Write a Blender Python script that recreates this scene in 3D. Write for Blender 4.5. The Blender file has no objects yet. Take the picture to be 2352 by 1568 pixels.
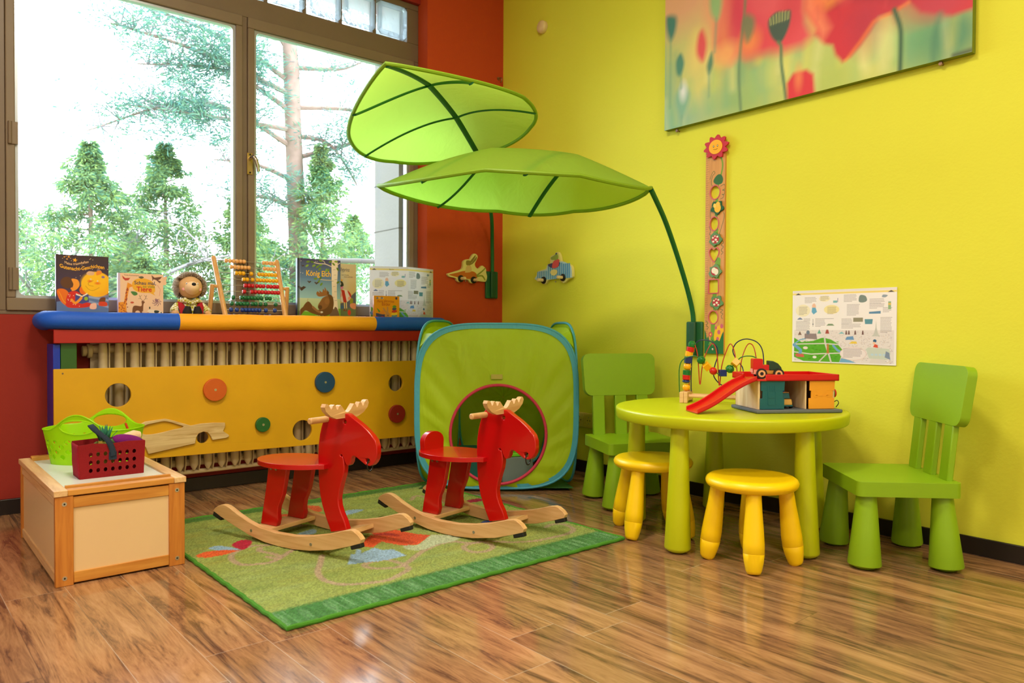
import bpy, math, random
import numpy as np
from mathutils import Vector, Matrix
from mathutils.geometry import tessellate_polygon, delaunay_2d_cdt
PI = math.pi
C = bpy.context.scene.collection
R_ = random.Random(7)
NR = np.random.default_rng(11)
sc = bpy.context.scene

EXPOSURE = 0.0; SKY = 13; LAMP = 52
# ------------------------------------------------------------------ colours and materials
def lin(c):
    return tuple(((v/255)/12.92 if v/255 <= .04045 else ((v/255+.055)/1.055)**2.4) for v in c)

def new_mat(name):
    m = bpy.data.materials.new(name); m.use_nodes = True
    nt = m.node_tree; nt.nodes.clear()
    out = nt.nodes.new('ShaderNodeOutputMaterial')
    return m, nt, out

def N(nt, t, **k):
    n = nt.nodes.new('ShaderNode'+t)
    for a, b in k.items():
        if a.startswith('i_'):
            key = a[2:]
            n.inputs[int(key) if key.isdigit() else key.replace('_', ' ')].default_value = b
        else: setattr(n, a, b)
    return n

def bsdf(nt, out, col=(.8,.8,.8), rough=.4, **k):
    b = nt.nodes.new('ShaderNodeBsdfPrincipled')
    b.inputs['Base Color'].default_value = (*col, 1); b.inputs['Roughness'].default_value = rough
    for a, v in k.items(): b.inputs[a.replace('_', ' ')].default_value = v
    nt.links.new(b.outputs[0], out.inputs[0])
    return b

_M = {}
def paint(c, rough=.4, var=.0, bump=0., bs=60., **k):
    """plain painted / plastic surface, faint tone variation and bump from noise"""
    key = (tuple(c), rough, var, bump, bs, tuple(sorted(k.items())))
    if key in _M: return _M[key]
    m, nt, out = new_mat('paint'); b = bsdf(nt, out, lin(c), rough, **k)
    tc = N(nt, 'TexCoord')
    if var:
        no = N(nt, 'TexNoise', i_Scale=7., i_Detail=4.)
        nt.links.new(tc.outputs['Object'], no.inputs['Vector'])
        mx = N(nt, 'MixRGB', blend_type='MULTIPLY', i_0=1.); mx.inputs[1].default_value = (*lin(c), 1)
        rp = N(nt, 'ValToRGB'); rp.color_ramp.elements[0].position = .3; rp.color_ramp.elements[1].position = .7
        rp.color_ramp.elements[0].color = (1-var, 1-var, 1-var, 1); rp.color_ramp.elements[1].color = (1, 1, 1, 1)
        nt.links.new(no.outputs[0], rp.inputs[0]); nt.links.new(rp.outputs[0], mx.inputs[2]); nt.links.new(mx.outputs[0], b.inputs['Base Color'])
    if bump:
        nb = N(nt, 'TexNoise', i_Scale=bs, i_Detail=3.); bp = N(nt, 'Bump', i_Strength=bump, i_Distance=.004)
        nt.links.new(tc.outputs['Object'], nb.inputs['Vector']); nt.links.new(nb.outputs[0], bp.inputs['Height']); nt.links.new(bp.outputs[0], b.inputs['Normal'])
    _M[key] = m
    return m

def wood(c1, c2, axis='X', scale=6., rough=.4, stretch=12.):
    key = ('wood', c1, c2, axis, scale, rough, stretch)
    if key in _M: return _M[key]
    m, nt, out = new_mat('wood'); b = bsdf(nt, out, (1,1,1), rough)
    tc = N(nt, 'TexCoord'); mp = N(nt, 'Mapping')
    s = [stretch]*3; s['XYZ'.index(axis)] = 1.
    mp.inputs['Scale'].default_value = s
    no = N(nt, 'TexNoise', i_Scale=scale, i_Detail=6., i_Roughness=.6, i_Distortion=.6)
    rp = N(nt, 'ValToRGB'); e = rp.color_ramp.elements
    e[0].position = .35; e[0].color = (*lin(c2), 1); e[1].position = .62; e[1].color = (*lin(c1), 1)
    L = nt.links.new
    L(tc.outputs['Object'], mp.inputs[0]); L(mp.outputs[0], no.inputs['Vector']); L(no.outputs[0], rp.inputs[0]); L(rp.outputs[0], b.inputs['Base Color'])
    _M[key] = m
    return m

def wall_mat(c, name, bump=.25, rough=.75):
    m, nt, out = new_mat(name); b = bsdf(nt, out, lin(c), rough); L = nt.links.new
    tc = N(nt, 'TexCoord')
    n1 = N(nt, 'TexNoise', i_Scale=90., i_Detail=4.); n2 = N(nt, 'TexNoise', i_Scale=9., i_Detail=5.)
    ad = N(nt, 'Math', operation='MULTIPLY_ADD'); ad.inputs[1].default_value = .4
    bp = N(nt, 'Bump', i_Strength=bump, i_Distance=.006)
    L(tc.outputs['Object'], n1.inputs['Vector']); L(tc.outputs['Object'], n2.inputs['Vector'])
    L(n1.outputs[0], ad.inputs[0]); L(n2.outputs[0], ad.inputs[2]); L(ad.outputs[0], bp.inputs['Height']); L(bp.outputs[0], b.inputs['Normal'])
    n3 = N(nt, 'TexNoise', i_Scale=1.6, i_Detail=3.)
    mx = N(nt, 'MixRGB', i_0=.5); a = lin(c); mx.inputs[1].default_value = (*a, 1); mx.inputs[2].default_value = (a[0]*.95, a[1]*.93, a[2]*.9, 1)
    L(tc.outputs['Object'], n3.inputs['Vector']); L(n3.outputs[0], mx.inputs[0]); L(mx.outputs[0], b.inputs['Base Color'])
    return m

def cloth(c, trans=.5, rough=.55, name='cloth', bump=.15, bs=25., sheen=.0):
    key = ('cloth', tuple(c), trans, rough, bump, bs)
    if key in _M: return _M[key]
    m, nt, out = new_mat(name); b = bsdf(nt, out, lin(c), rough); L = nt.links.new
    t = N(nt, 'BsdfTranslucent'); t.inputs[0].default_value = (*lin(c), 1)
    mx = N(nt, 'MixShader', i_0=trans); L(b.outputs[0], mx.inputs[1]); L(t.outputs[0], mx.inputs[2]); L(mx.outputs[0], out.inputs[0])
    tc = N(nt, 'TexCoord'); mp = N(nt, 'Mapping'); mp.inputs['Scale'].default_value = (1, 1, .35)
    no = N(nt, 'TexNoise', i_Scale=bs, i_Detail=3., i_Distortion=.8); bp = N(nt, 'Bump', i_Strength=bump, i_Distance=.02)
    L(tc.outputs['Object'], mp.inputs[0]); L(mp.outputs[0], no.inputs['Vector']); L(no.outputs[0], bp.inputs['Height']); L(bp.outputs[0], b.inputs['Normal']); L(bp.outputs[0], t.inputs['Normal'])
    _M[key] = m
    return m

def printed(rough=.5, bump=0., bs=300., coat=0.):
    key = ('printed', rough, bump, bs, coat)
    if key in _M: return _M[key]
    m, nt, out = new_mat('printed'); b = bsdf(nt, out, (1,1,1), rough); b.inputs['Coat Weight'].default_value = coat
    at = N(nt, 'Attribute', attribute_name='Col'); nt.links.new(at.outputs['Color'], b.inputs['Base Color'])
    if bump:
        tc = N(nt, 'TexCoord'); no = N(nt, 'TexNoise', i_Scale=bs, i_Detail=2.); bp = N(nt, 'Bump', i_Strength=bump, i_Distance=.004)
        nt.links.new(tc.outputs['Object'], no.inputs['Vector']); nt.links.new(no.outputs[0], bp.inputs['Height']); nt.links.new(bp.outputs[0], b.inputs['Normal'])
    _M[key] = m
    return m

def thin_print():
    """printed thin paper, letting some window light through"""
    if 'thin' in _M: return _M['thin']
    m, nt, out = new_mat('thin_paper'); b = bsdf(nt, out, (1,1,1), .4); L = nt.links.new
    at = N(nt, 'Attribute', attribute_name='Col'); t = N(nt, 'BsdfTranslucent'); mx = N(nt, 'MixShader', i_0=.45)
    L(at.outputs['Color'], b.inputs['Base Color']); L(at.outputs['Color'], t.inputs[0]); L(b.outputs[0], mx.inputs[1]); L(t.outputs[0], mx.inputs[2]); L(mx.outputs[0], out.inputs[0])
    _M['thin'] = m
    return m

def glass_mat(name, tint=(1,1,1), ior=1.45, bump=0., white=0.):
    m, nt, out = new_mat(name); L = nt.links.new
    t = N(nt, 'BsdfTransparent'); t.inputs[0].default_value = (*tint, 1)
    g = N(nt, 'BsdfGlossy'); g.inputs['Roughness'].default_value = .02
    f = N(nt, 'Fresnel', i_IOR=ior); mx = N(nt, 'MixShader')
    L(f.outputs[0], mx.inputs[0]); L(t.outputs[0], mx.inputs[1]); L(g.outputs[0], mx.inputs[2])
    last = mx
    if white:
        d = N(nt, 'BsdfTranslucent'); d.inputs[0].default_value = (.9, .95, 1, 1); m2 = N(nt, 'MixShader', i_0=white)
        L(mx.outputs[0], m2.inputs[1]); L(d.outputs[0], m2.inputs[2]); last = m2
    if bump:
        tc = N(nt, 'TexCoord'); no = N(nt, 'TexNoise', i_Scale=14., i_Detail=2., i_Distortion=2.); bp = N(nt, 'Bump', i_Strength=bump, i_Distance=.03)
        L(tc.outputs['Object'], no.inputs['Vector']); L(no.outputs[0], bp.inputs['Height'])
        L(bp.outputs[0], g.inputs['Normal']); L(bp.outputs[0], f.inputs['Normal'])
    L(last.outputs[0], out.inputs[0])
    return m

# ------------------------------------------------------------------ mesh builder
class MB:
    def __init__(s): s.v = []; s.f = []; s.m = []; s.mats = []
    def mi(s, mat):
        if mat not in s.mats: s.mats.append(mat)
        return s.mats.index(mat)
    def add(s, vs, fs, mat, M=None):
        b = len(s.v); k = s.mi(mat)
        if M is not None: vs = [M @ Vector(v) for v in vs]
        s.v += [tuple(v) for v in vs]; s.f += [tuple(b+i for i in f) for f in fs]; s.m += [k]*len(fs)
        return s
    def box(s, x0, x1, y0, y1, z0, z1, mat, M=None):
        v = [(x, y, z) for z in (z0, z1) for y in (y0, y1) for x in (x0, x1)]
        return s.add(v, [(0,2,3,1),(4,5,7,6),(0,1,5,4),(2,6,7,3),(0,4,6,2),(1,3,7,5)], mat, M)
    def tube(s, path, r, mat, n=10, closed=False, caps=True, flat=1., M=None):
        P = [Vector(p) for p in path]; m = len(P); rr = r if isinstance(r, (list, tuple)) else [r]*m
        T = []
        for i in range(m):
            a = P[(i-1) % m] if closed or i else P[i]; b = P[(i+1) % m] if closed or i < m-1 else P[i]
            T.append((b-a).normalized())
        up = Vector((0,0,1)) if abs(T[0].z) < .9 else Vector((1,0,0))
        u = T[0].cross(up).normalized(); vs = []
        for i in range(m):
            u = (u - T[i]*u.dot(T[i])).normalized(); w = T[i].cross(u)
            vs += [P[i]+(u*math.cos(2*PI*k/n)+w*math.sin(2*PI*k/n)*flat)*rr[i] for k in range(n)]
        fs = [(i*n+k, i*n+(k+1) % n, ((i+1) % m)*n+(k+1) % n, ((i+1) % m)*n+k) for i in range(m if closed else m-1) for k in range(n)]
        if caps and not closed: fs += [tuple(range(n-1, -1, -1)), tuple((m-1)*n+k for k in range(n))]
        return s.add(vs, fs, mat, M)
    def cyl(s, p0, p1, r0, mat, r1=None, n=24, M=None): return s.tube([p0, p1], [r0, r0 if r1 is None else r1], mat, n, M=M)
    def lathe(s, prof, mat, n=40, M=None, sx=1., sy=1.):
        vs = []; fs = []; m = len(prof)
        for r, z in prof: vs += [(r*sx*math.cos(2*PI*k/n), r*sy*math.sin(2*PI*k/n), z) for k in range(n)]
        fs = [(i*n+k, i*n+(k+1) % n, (i+1)*n+(k+1) % n, (i+1)*n+k) for i in range(m-1) for k in range(n)]
        fs += [tuple(range(n-1, -1, -1)), tuple((m-1)*n+k for k in range(n))]
        return s.add(vs, fs, mat, M)
    def ball(s, c, r, mat, n=20, M=None):
        rx, ry, rz = r if isinstance(r, (tuple, list)) else (r, r, r)
        vs = []; m = max(6, n//2)
        for i in range(m+1):
            a = PI*i/m
            a = min(max(a, .02), PI-.02)
            vs += [(c[0]+rx*math.sin(a)*math.cos(2*PI*k/n), c[1]+ry*math.sin(a)*math.sin(2*PI*k/n), c[2]-rz*math.cos(a)) for k in range(n)]
        fs = [(i*n+k, i*n+(k+1) % n, (i+1)*n+(k+1) % n, (i+1)*n+k) for i in range(m) for k in range(n)]
        fs += [tuple(range(n-1, -1, -1)), tuple(m*n+k for k in range(n))]
        return s.add(vs, fs, mat, M)
    def prism(s, poly, h0, h1, mat, pl='xz', holes=(), M=None):
        """2-D outline (with holes) extruded; pl names the axes of the outline"""
        loops = [list(poly)]+[list(h) for h in holes]
        flat = [p for l in loops for p in l]
        if holes:
            ed = []; o = 0
            for l in loops: ed += [(o+i, o+(i+1) % len(l)) for i in range(len(l))]; o += len(l)
            res = delaunay_2d_cdt([Vector(p) for p in flat], ed, [], 4, 1e-7)
            og = [x[0] if x else 0 for x in res[3]]; tri = []
            for f in res[2]:
                cx = sum(res[0][i].x for i in f)/3; cy = sum(res[0][i].y for i in f)/3; ins = False
                for l in loops:
                    for i in range(len(l)):
                        (ax, ay), (bx_, by) = l[i], l[(i+1) % len(l)]
                        if (ay > cy) != (by > cy) and cx < (bx_-ax)*(cy-ay)/(by-ay)+ax: ins = not ins
                if ins: tri.append(tuple(og[i] for i in f))
        else: tri = tessellate_polygon([[Vector((p[0], p[1], 0)) for p in l] for l in loops])
        third = ({'x','y','z'}-set(pl)).pop()
        def P(p, h):
            d = {pl[0]: p[0], pl[1]: p[1], third: h}
            return (d['x'], d['y'], d['z'])
        n = len(flat); vs = [P(p, h0) for p in flat]+[P(p, h1) for p in flat]
        fs = []
        sign = {'xz': -1, 'yz': 1, 'xy': 1}[pl] * (1 if h1 > h0 else -1)
        for t in tri:
            a, b, c = (flat[i] for i in t); ar = (b[0]-a[0])*(c[1]-a[1])-(b[1]-a[1])*(c[0]-a[0])
            t = tuple(t) if ar*sign > 0 else tuple(reversed(t))
            fs.append(tuple(i+n for i in t)); fs.append(tuple(reversed(t)))
        o = 0
        for l in loops:
            k = len(l); ar = sum(l[i][0]*l[(i+1) % k][1]-l[(i+1) % k][0]*l[i][1] for i in range(k))
            ccw = (ar*sign > 0) == (l is loops[0])
            for i in range(k):
                q = (o+i, o+(i+1) % k, n+o+(i+1) % k, n+o+i)
                if (ar*sign > 0) != (l is loops[0]): q = q[::-1]
                fs.append(q)
            o += k
        return s.add(vs, fs, mat, M)
    def build(s, name, parent=None, bevel=0., seg=2, sharp=40., loc=None, rot=None, flat=False):
        me = bpy.data.meshes.new(name); me.from_pydata(s.v, [], s.f)
        for m in s.mats: me.materials.append(m)
        me.polygons.foreach_set('material_index', s.m)
        me.update()
        if not flat:
            me.polygons.foreach_set('use_smooth', [True]*len(s.f)); me.set_sharp_from_angle(angle=math.radians(sharp))
        o = bpy.data.objects.new(name, me); C.objects.link(o)
        if parent: o.parent = parent
        if loc: o.location = loc
        if rot: o.rotation_euler = rot
        if bevel:
            b = o.modifiers.new('b', 'BEVEL'); b.width = bevel; b.segments = seg; b.limit_method = 'ANGLE'; b.angle_limit = math.radians(30); b.harden_normals = False
        return o

def thing(name, label, cat, loc=(0,0,0), rz=0., group=None):
    o = bpy.data.objects.new(name, None); C.objects.link(o); o.empty_display_size = .05
    o.location = loc; o.rotation_euler = (0, 0, rz)
    return tag(o, label, cat, group)
def tag(o, label, cat, group=None):
    o['label'] = label; o['category'] = cat
    if group: o['group'] = group
    return o
def struct(o):
    o['kind'] = 'structure'; return o
def bx(name, x0, x1, y0, y1, z0, z1, mat, parent=None, bevel=0., M=None):
    return MB().box(x0, x1, y0, y1, z0, z1, mat, M).build(name, parent, bevel)
def circle(cx, cy, r, n=40, ry=None):
    return [(cx+r*math.cos(2*PI*k/n), cy+(ry or r)*math.sin(2*PI*k/n)) for k in range(n)]
def cr(pts, closed=True, n=6):
    """smooth curve through points"""
    P = [np.array(p, float) for p in pts]; m = len(P); o = []
    for i in range(m if closed else m-1):
        g = lambda k: P[k % m] if closed else P[min(max(k, 0), m-1)]
        a, b, c, d = g(i-1), g(i), g(i+1), g(i+2)
        for t in np.arange(n)/n:
            o.append(tuple(.5*((2*b)+(c-a)*t+(2*a-5*b+4*c-d)*t*t+(3*b-a-3*c+d)*t**3)))
    if not closed: o.append(tuple(P[-1]))
    return o

# ------------------------------------------------------------------ printed pictures: a fine grid whose points carry the print's colours
class Paint:
    def __init__(s, w, h, res, bg):
        s.w, s.h = w, h; s.nx = int(round(w/res))+1; s.ny = int(round(h/res))+1
        s.X, s.Y = np.meshgrid(np.linspace(0, w, s.nx), np.linspace(0, h, s.ny)); s.res = res
        s.Cc = np.zeros((s.ny, s.nx, 3)); s.Cc[:] = lin(bg)
    def _box(s, x0, x1, y0, y1, pad):
        i0 = max(0, int((x0-pad)/s.w*(s.nx-1))); i1 = min(s.nx, int((x1+pad)/s.w*(s.nx-1))+2)
        j0 = max(0, int((y0-pad)/s.h*(s.ny-1))); j1 = min(s.ny, int((y1+pad)/s.h*(s.ny-1))+2)
        return (slice(j0, max(j0, j1)), slice(i0, max(i0, i1)))
    def _mix(s, w, d, soft, col, a):
        t = (np.clip(.5-d/max(soft, 1e-6), 0, 1)*a)[..., None]
        c = np.array(lin(col)); s.Cc[w] = s.Cc[w]*(1-t)+c*t
    def sdf(s, pts, w, closed=True):
        X, Y = s.X[w], s.Y[w]; d = np.full(X.shape, 1e9); ins = np.zeros(X.shape, bool); n = len(pts)
        for i in range(n if closed else n-1):
            (ax, ay), (bx_, by) = pts[i], pts[(i+1) % n]; ex, ey = bx_-ax, by-ay
            t = np.clip(((X-ax)*ex+(Y-ay)*ey)/max(ex*ex+ey*ey, 1e-12), 0, 1)
            d = np.minimum(d, np.hypot(X-ax-t*ex, Y-ay-t*ey))
            if closed:
                cnd = (ay > Y) != (by > Y)
                with np.errstate(divide='ignore', invalid='ignore'):
                    ins ^= cnd & (X < (bx_-ax)*(Y-ay)/(by-ay if by != ay else 1e-12)+ax)
        return np.where(ins, -d, d) if closed else d
    def poly(s, pts, col, soft=None, a=1.):
        soft = soft or s.res
        w = s._box(min(p[0] for p in pts), max(p[0] for p in pts), min(p[1] for p in pts), max(p[1] for p in pts), soft)
        s._mix(w, s.sdf(pts, w), soft, col, a); return s
    def stroke(s, pts, wd, col, soft=None, a=1.):
        soft = soft or s.res
        w = s._box(min(p[0] for p in pts), max(p[0] for p in pts), min(p[1] for p in pts), max(p[1] for p in pts), soft+wd)
        s._mix(w, s.sdf(pts, w, False)-wd/2, soft, col, a); return s
    def ell(s, cx, cy, rx, ry, col, soft=None, a=1., rot=0.):
        soft = soft or s.res; m = max(rx, ry); w = s._box(cx-m, cx+m, cy-m, cy+m, soft)
        dx, dy = s.X[w]-cx, s.Y[w]-cy; c, n = math.cos(rot), math.sin(rot); u, v = dx*c+dy*n, -dx*n+dy*c
        q = np.hypot(u/rx, v/ry); s._mix(w, (q-1)*min(rx, ry), soft, col, a); return s
    def grad(s, y0, y1, c0, c1):
        t = np.clip((s.Y-y0)/(y1-y0), 0, 1)[..., None]; w = (s.Y >= y0)[..., None] & (s.Y <= y1)[..., None]
        s.Cc = np.where(w, np.array(lin(c0))*(1-t)+np.array(lin(c1))*t, s.Cc); return s
    def lines(s, x, y, w, n, dy, col, wd=.0012, seed=1, gap=.25, a=.8):
        """rows of small print too small to read"""
        r = random.Random(seed)
        for i in range(n):
            ww = w*(r.uniform(.45, .8) if i == n-1 else r.uniform(.88, 1)); cx = x
            while cx < x+ww:
                l = r.uniform(.004, .012); s.stroke([(cx, y-i*dy), (min(cx+l, x+ww), y-i*dy)], wd, col, a=a); cx += l+.002
        return s
    def build(s, name, parent, mat, thick=0., keep=None, flatxy=False, Z=None, mask=None, back=None):
        """front faces local -y (or lies flat, facing up, with flatxy)"""
        nx, ny = s.nx, s.ny; X, Y = s.X.ravel(), s.Y.ravel(); z = np.zeros_like(X) if Z is None else Z.ravel()
        co = np.stack([X, Y, z], 1) if flatxy else np.stack([X, -z, Y], 1)
        idx = np.arange(nx*ny).reshape(ny, nx)
        q = np.stack([idx[:-1, :-1], idx[:-1, 1:], idx[1:, 1:], idx[1:, :-1]], -1).reshape(-1, 4)
        if mask is not None:
            cx = (s.X[:-1, :-1]+s.X[1:, 1:])/2; cy = (s.Y[:-1, :-1]+s.Y[1:, 1:])/2
            q = q[mask(cx, cy).ravel()]
        me = bpy.data.meshes.new(name)
        me.vertices.add(len(co)); me.vertices.foreach_set('co', co.astype(np.float32).ravel())
        me.loops.add(len(q)*4); me.loops.foreach_set('vertex_index', q.astype(np.int32).ravel())
        me.polygons.add(len(q)); me.polygons.foreach_set('loop_start', np.arange(0, len(q)*4, 4, dtype=np.int32))
        me.polygons.foreach_set('use_smooth', np.ones(len(q), bool))
        me.update(calc_edges=True)
        ca = me.color_attributes.new('Col', 'FLOAT_COLOR', 'POINT')
        ca.data.foreach_set('color', np.concatenate([s.Cc.reshape(-1, 3), np.ones((nx*ny, 1))], 1).astype(np.float32).ravel())
        me.materials.append(mat); me.validate()
        o = bpy.data.objects.new(name, me); C.objects.link(o)
        if parent: o.parent = parent
        return o

def text(mb, s, x, y, size, mat, warp=None, depth=.0006, align='LEFT', sx=1., bold=0., fitw=0.):
    """lettering laid on a plane facing local -y; x, y are plane coordinates, size the letter height scale"""
    cu = bpy.data.curves.new('t', 'FONT'); cu.body = s; cu.size = 1; cu.align_x = align; cu.offset = bold; cu.resolution_u = 3
    o = bpy.data.objects.new('t', cu); C.objects.link(o); bpy.context.view_layer.update()
    me = bpy.data.meshes.new_from_object(o.evaluated_get(bpy.context.evaluated_depsgraph_get()))
    vs = []
    if fitw: sx = fitw/(max(v.co.x for v in me.vertices)*size)
    for v in me.vertices:
        a, b = v.co.x*size*sx, v.co.y*size
        if warp: a, b = warp(a, b)
        vs.append((x+a, -depth, y+b))
    fs = [tuple(p.vertices) for p in me.polygons]
    if fs: mb.add(vs, fs, mat)
    bpy.data.objects.remove(o); bpy.data.curves.remove(cu); bpy.data.meshes.remove(me)
    return mb

# ------------------------------------------------------------------ camera (2352 x 1568 frame)
def camera():
    F, yaw, pit, rol = 1722.05, -.88647666, -.01601264, .00465463
    f = Vector((math.sin(yaw)*math.cos(pit), math.cos(yaw)*math.cos(pit), math.sin(pit)))
    r = Vector((math.cos(yaw), -math.sin(yaw), 0)); u = r.cross(f)
    r2 = r*math.cos(rol)+u*math.sin(rol); u2 = -r*math.sin(rol)+u*math.cos(rol)
    cd = bpy.data.cameras.new('camera'); co = bpy.data.objects.new('camera', cd); C.objects.link(co)
    cd.sensor_fit = 'HORIZONTAL'; cd.sensor_width = 36.; cd.lens = F/2352*36.; cd.clip_start = .05; cd.clip_end = 200
    M = Matrix(((r2.x, u2.x, -f.x, 3.766), (r2.y, u2.y, -f.y, -2.99), (r2.z, u2.z, -f.z, .80), (0, 0, 0, 1)))
    co.matrix_world = M; sc.camera = co
    cd.dof.use_dof = True; cd.dof.focus_distance = 3.1; cd.dof.aperture_fstop = 5.
camera()
vs_ = sc.view_settings; sc.display_settings.display_device = 'sRGB'
vs_.view_transform = 'Standard'; vs_.look = 'None'; vs_.gamma = 1.; vs_.exposure = EXPOSURE; vs_.use_curve_mapping = False

# ------------------------------------------------------------------ light: overcast sky through the windows, warm ceiling lamps
w = bpy.data.worlds.new('sky'); sc.world = w; w.use_nodes = True
bg = w.node_tree.nodes['Background']; bg.inputs[0].default_value = (.76, .89, 1., 1); bg.inputs[1].default_value = SKY
def lamp(name, loc, power, col, size, rot=(0,0,0), portal=None):
    l = bpy.data.lights.new(name, 'AREA'); l.energy = power; l.color = col
    if portal: l.shape = 'RECTANGLE'; l.size, l.size_y = portal; l.cycles.is_portal = True
    else: l.shape = 'DISK'; l.size = size
    o = bpy.data.objects.new(name, l); C.objects.link(o); o.location = loc; o.rotation_euler = rot; return o
WARM = (1., .87, .68)
for i, (x, y) in enumerate(((2.2, -2.2), (4.6, -1.6), (3.0, -4.4), (5.2, -4.2))):
    lamp('ceiling_lamp', (x, y, 3.13), LAMP, WARM, .55)
lamp('window_portal', (-.16, -1.64, 1.66), 1, (1,1,1), 1, (0, -PI/2, 0), (1.6, 1.95))
lamp('window_portal', (-.16, -4.0, 1.66), 1, (1,1,1), 1, (0, -PI/2, 0), (1.6, 1.95))

# ------------------------------------------------------------------ setting
def floor_mat():
    m, nt, out = new_mat('laminate'); b = bsdf(nt, out, (1,1,1), .2); L = nt.links.new
    b.inputs['Specular IOR Level'].default_value = .55
    tc = N(nt, 'TexCoord'); mp = N(nt, 'Mapping'); mp.inputs['Rotation'].default_value = (0, 0, math.radians(-1.6))
    L(tc.outputs['Object'], mp.inputs[0]); sp = N(nt, 'SeparateXYZ'); L(mp.outputs[0], sp.inputs[0])
    def mth(op, a, bb=None, c=None):
        n = N(nt, 'Math', operation=op)
        for i, q in enumerate((a, bb, c)):
            if q is None: continue
            if isinstance(q, (int, float)): n.inputs[i].default_value = q
            else: L(q, n.inputs[i])
        return n.outputs[0]
    X, Y = sp.outputs[0], sp.outputs[1]
    ry = mth('DIVIDE', mth('ADD', Y, 8.+.032), .1588); row = mth('FLOOR', ry); fy = mth('SUBTRACT', ry, row)
    wn = N(nt, 'TexWhiteNoise', noise_dimensions='1D'); L(row, wn.inputs['W'])
    rx = mth('DIVIDE', mth('ADD', mth('ADD', X, 9.), mth('MULTIPLY', wn.outputs[0], 1.28)), 1.28); col = mth('FLOOR', rx); fx = mth('SUBTRACT', rx, col)
    cb = N(nt, 'CombineXYZ'); L(row, cb.inputs[0]); L(col, cb.inputs[1]); w2 = N(nt, 'TexWhiteNoise', noise_dimensions='2D'); L(cb.outputs[0], w2.inputs['Vector'])
    # figure: long stretched grain, shifted plank by plank
    gv = N(nt, 'CombineXYZ'); L(mth('MULTIPLY', X, 1.2), gv.inputs[0]); L(mth('MULTIPLY', Y, 11.), gv.inputs[1]); L(mth('MULTIPLY', w2.outputs[0], 37.), gv.inputs[2])
    n1 = N(nt, 'TexNoise', i_Scale=1.7, i_Detail=8., i_Roughness=.7, i_Distortion=1.2); L(gv.outputs[0], n1.inputs['Vector'])
    g2 = N(nt, 'CombineXYZ'); L(mth('MULTIPLY', X, 5.), g2.inputs[0]); L(mth('MULTIPLY', Y, 60.), g2.inputs[1]); L(mth('MULTIPLY', w2.outputs[0], 11.), g2.inputs[2])
    n2 = N(nt, 'TexNoise', i_Scale=2.2, i_Detail=5., i_Roughness=.7, i_Distortion=.6); L(g2.outputs[0], n2.inputs['Vector'])
    mix = mth('ADD', mth('MULTIPLY', n1.outputs[0], .78), mth('MULTIPLY', n2.outputs[0], .22))
    rp = N(nt, 'ValToRGB'); e = rp.color_ramp.elements
    e[0].position = .36; e[0].color = (*lin((82, 58, 44)), 1); e[1].position = .68; e[1].color = (*lin((186, 144, 106)), 1)
    for p, cc in ((.42, (106, 77, 58)), (.475, (140, 102, 72)), (.55, (164, 122, 86))):
        q = rp.color_ramp.elements.new(p); q.color = (*lin(cc), 1)
    L(mix, rp.inputs[0])
    hv = N(nt, 'HueSaturation'); L(rp.outputs[0], hv.inputs['Color']); L(mth('MULTIPLY_ADD', w2.outputs[0], .34, .80), hv.inputs['Value'])
    # joints
    ey = mth('MINIMUM', fy, mth('SUBTRACT', 1., fy)); ex = mth('MINIMUM', fx, mth('SUBTRACT', 1., fx))
    jt = mth('MINIMUM', mth('MULTIPLY', ey, .1588), mth('MULTIPLY', ex, 1.28)); ja = mth('LESS_THAN', jt, .0009)
    jn = N(nt, 'TexNoise', i_Scale=1.1, i_Detail=1.); L(tc.outputs['Object'], jn.inputs['Vector']); jr = N(nt, 'ValToRGB'); jr.color_ramp.elements[0].position = .5; jr.color_ramp.elements[1].position = .56; jr.color_ramp.elements[0].color = (*lin((80, 60, 48)), 1); jr.color_ramp.elements[1].color = (*lin((196, 180, 162)), 1); L(jn.outputs[0], jr.inputs[0])
    mx = N(nt, 'MixRGB'); L(jr.outputs[0], mx.inputs[2]); L(mth('MULTIPLY', ja, .6), mx.inputs[0]); L(hv.outputs[0], mx.inputs[1]); L(mx.outputs[0], b.inputs['Base Color'])
    n4 = N(nt, 'TexNoise', i_Scale=3., i_Detail=4.); L(tc.outputs['Object'], n4.inputs['Vector']); L(mth('MULTIPLY_ADD', n4.outputs[0], .14, .03), b.inputs['Roughness'])
    bp = N(nt, 'Bump', i_Strength=.06, i_Distance=.003); L(mix, bp.inputs['Height']); L(bp.outputs[0], b.inputs['Normal'])
    return m
RED = wall_mat((150, 34, 18), 'red_wall_paint'); ORG = wall_mat((194, 68, 14), 'pier_red_with_bounce'); YEL = wall_mat((226, 228, 62), 'yellow_wall_paint'); CREAM = wall_mat((236, 228, 210), 'cream_paint')  # ORG: bounce light from the yellow wall is put into the pier's red
DARK = paint((30, 24, 24), .35)
struct(MB().box(-.1, 6.8, -6.8, .0, -.12, 0, floor_mat()).build('floor', flat=True))
struct(bx('ceiling', -.4, 6.8, -6.8, .1, 3.2, 3.3, CREAM))
struct(bx('wall_right', 0, 6.8, 0, .12, -.1, 3.3, YEL))
struct(bx('wall_back', 6.8, 6.9, -6.8, .12, -.1, 3.3, CREAM))
struct(bx('wall_front', -.4, 6.9, -6.9, -6.8, -.1, 3.3, CREAM))
b_ = MB()                                                     # window wall: parapet, lintel, piers
b_.box(-.4, -.075, -6.8, -.571, -.1, .855, RED).box(-.4, -.075, -6.8, -.571, 2.735, 3.3, RED)
b_.box(-.4, -.06, -6.8, -5.05, .855, 2.735, RED)
struct(b_.build('wall_left', flat=True))
struct(bx('wall_corner', -.4, 0, -.571, .12, -.1, 3.3, ORG))
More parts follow.
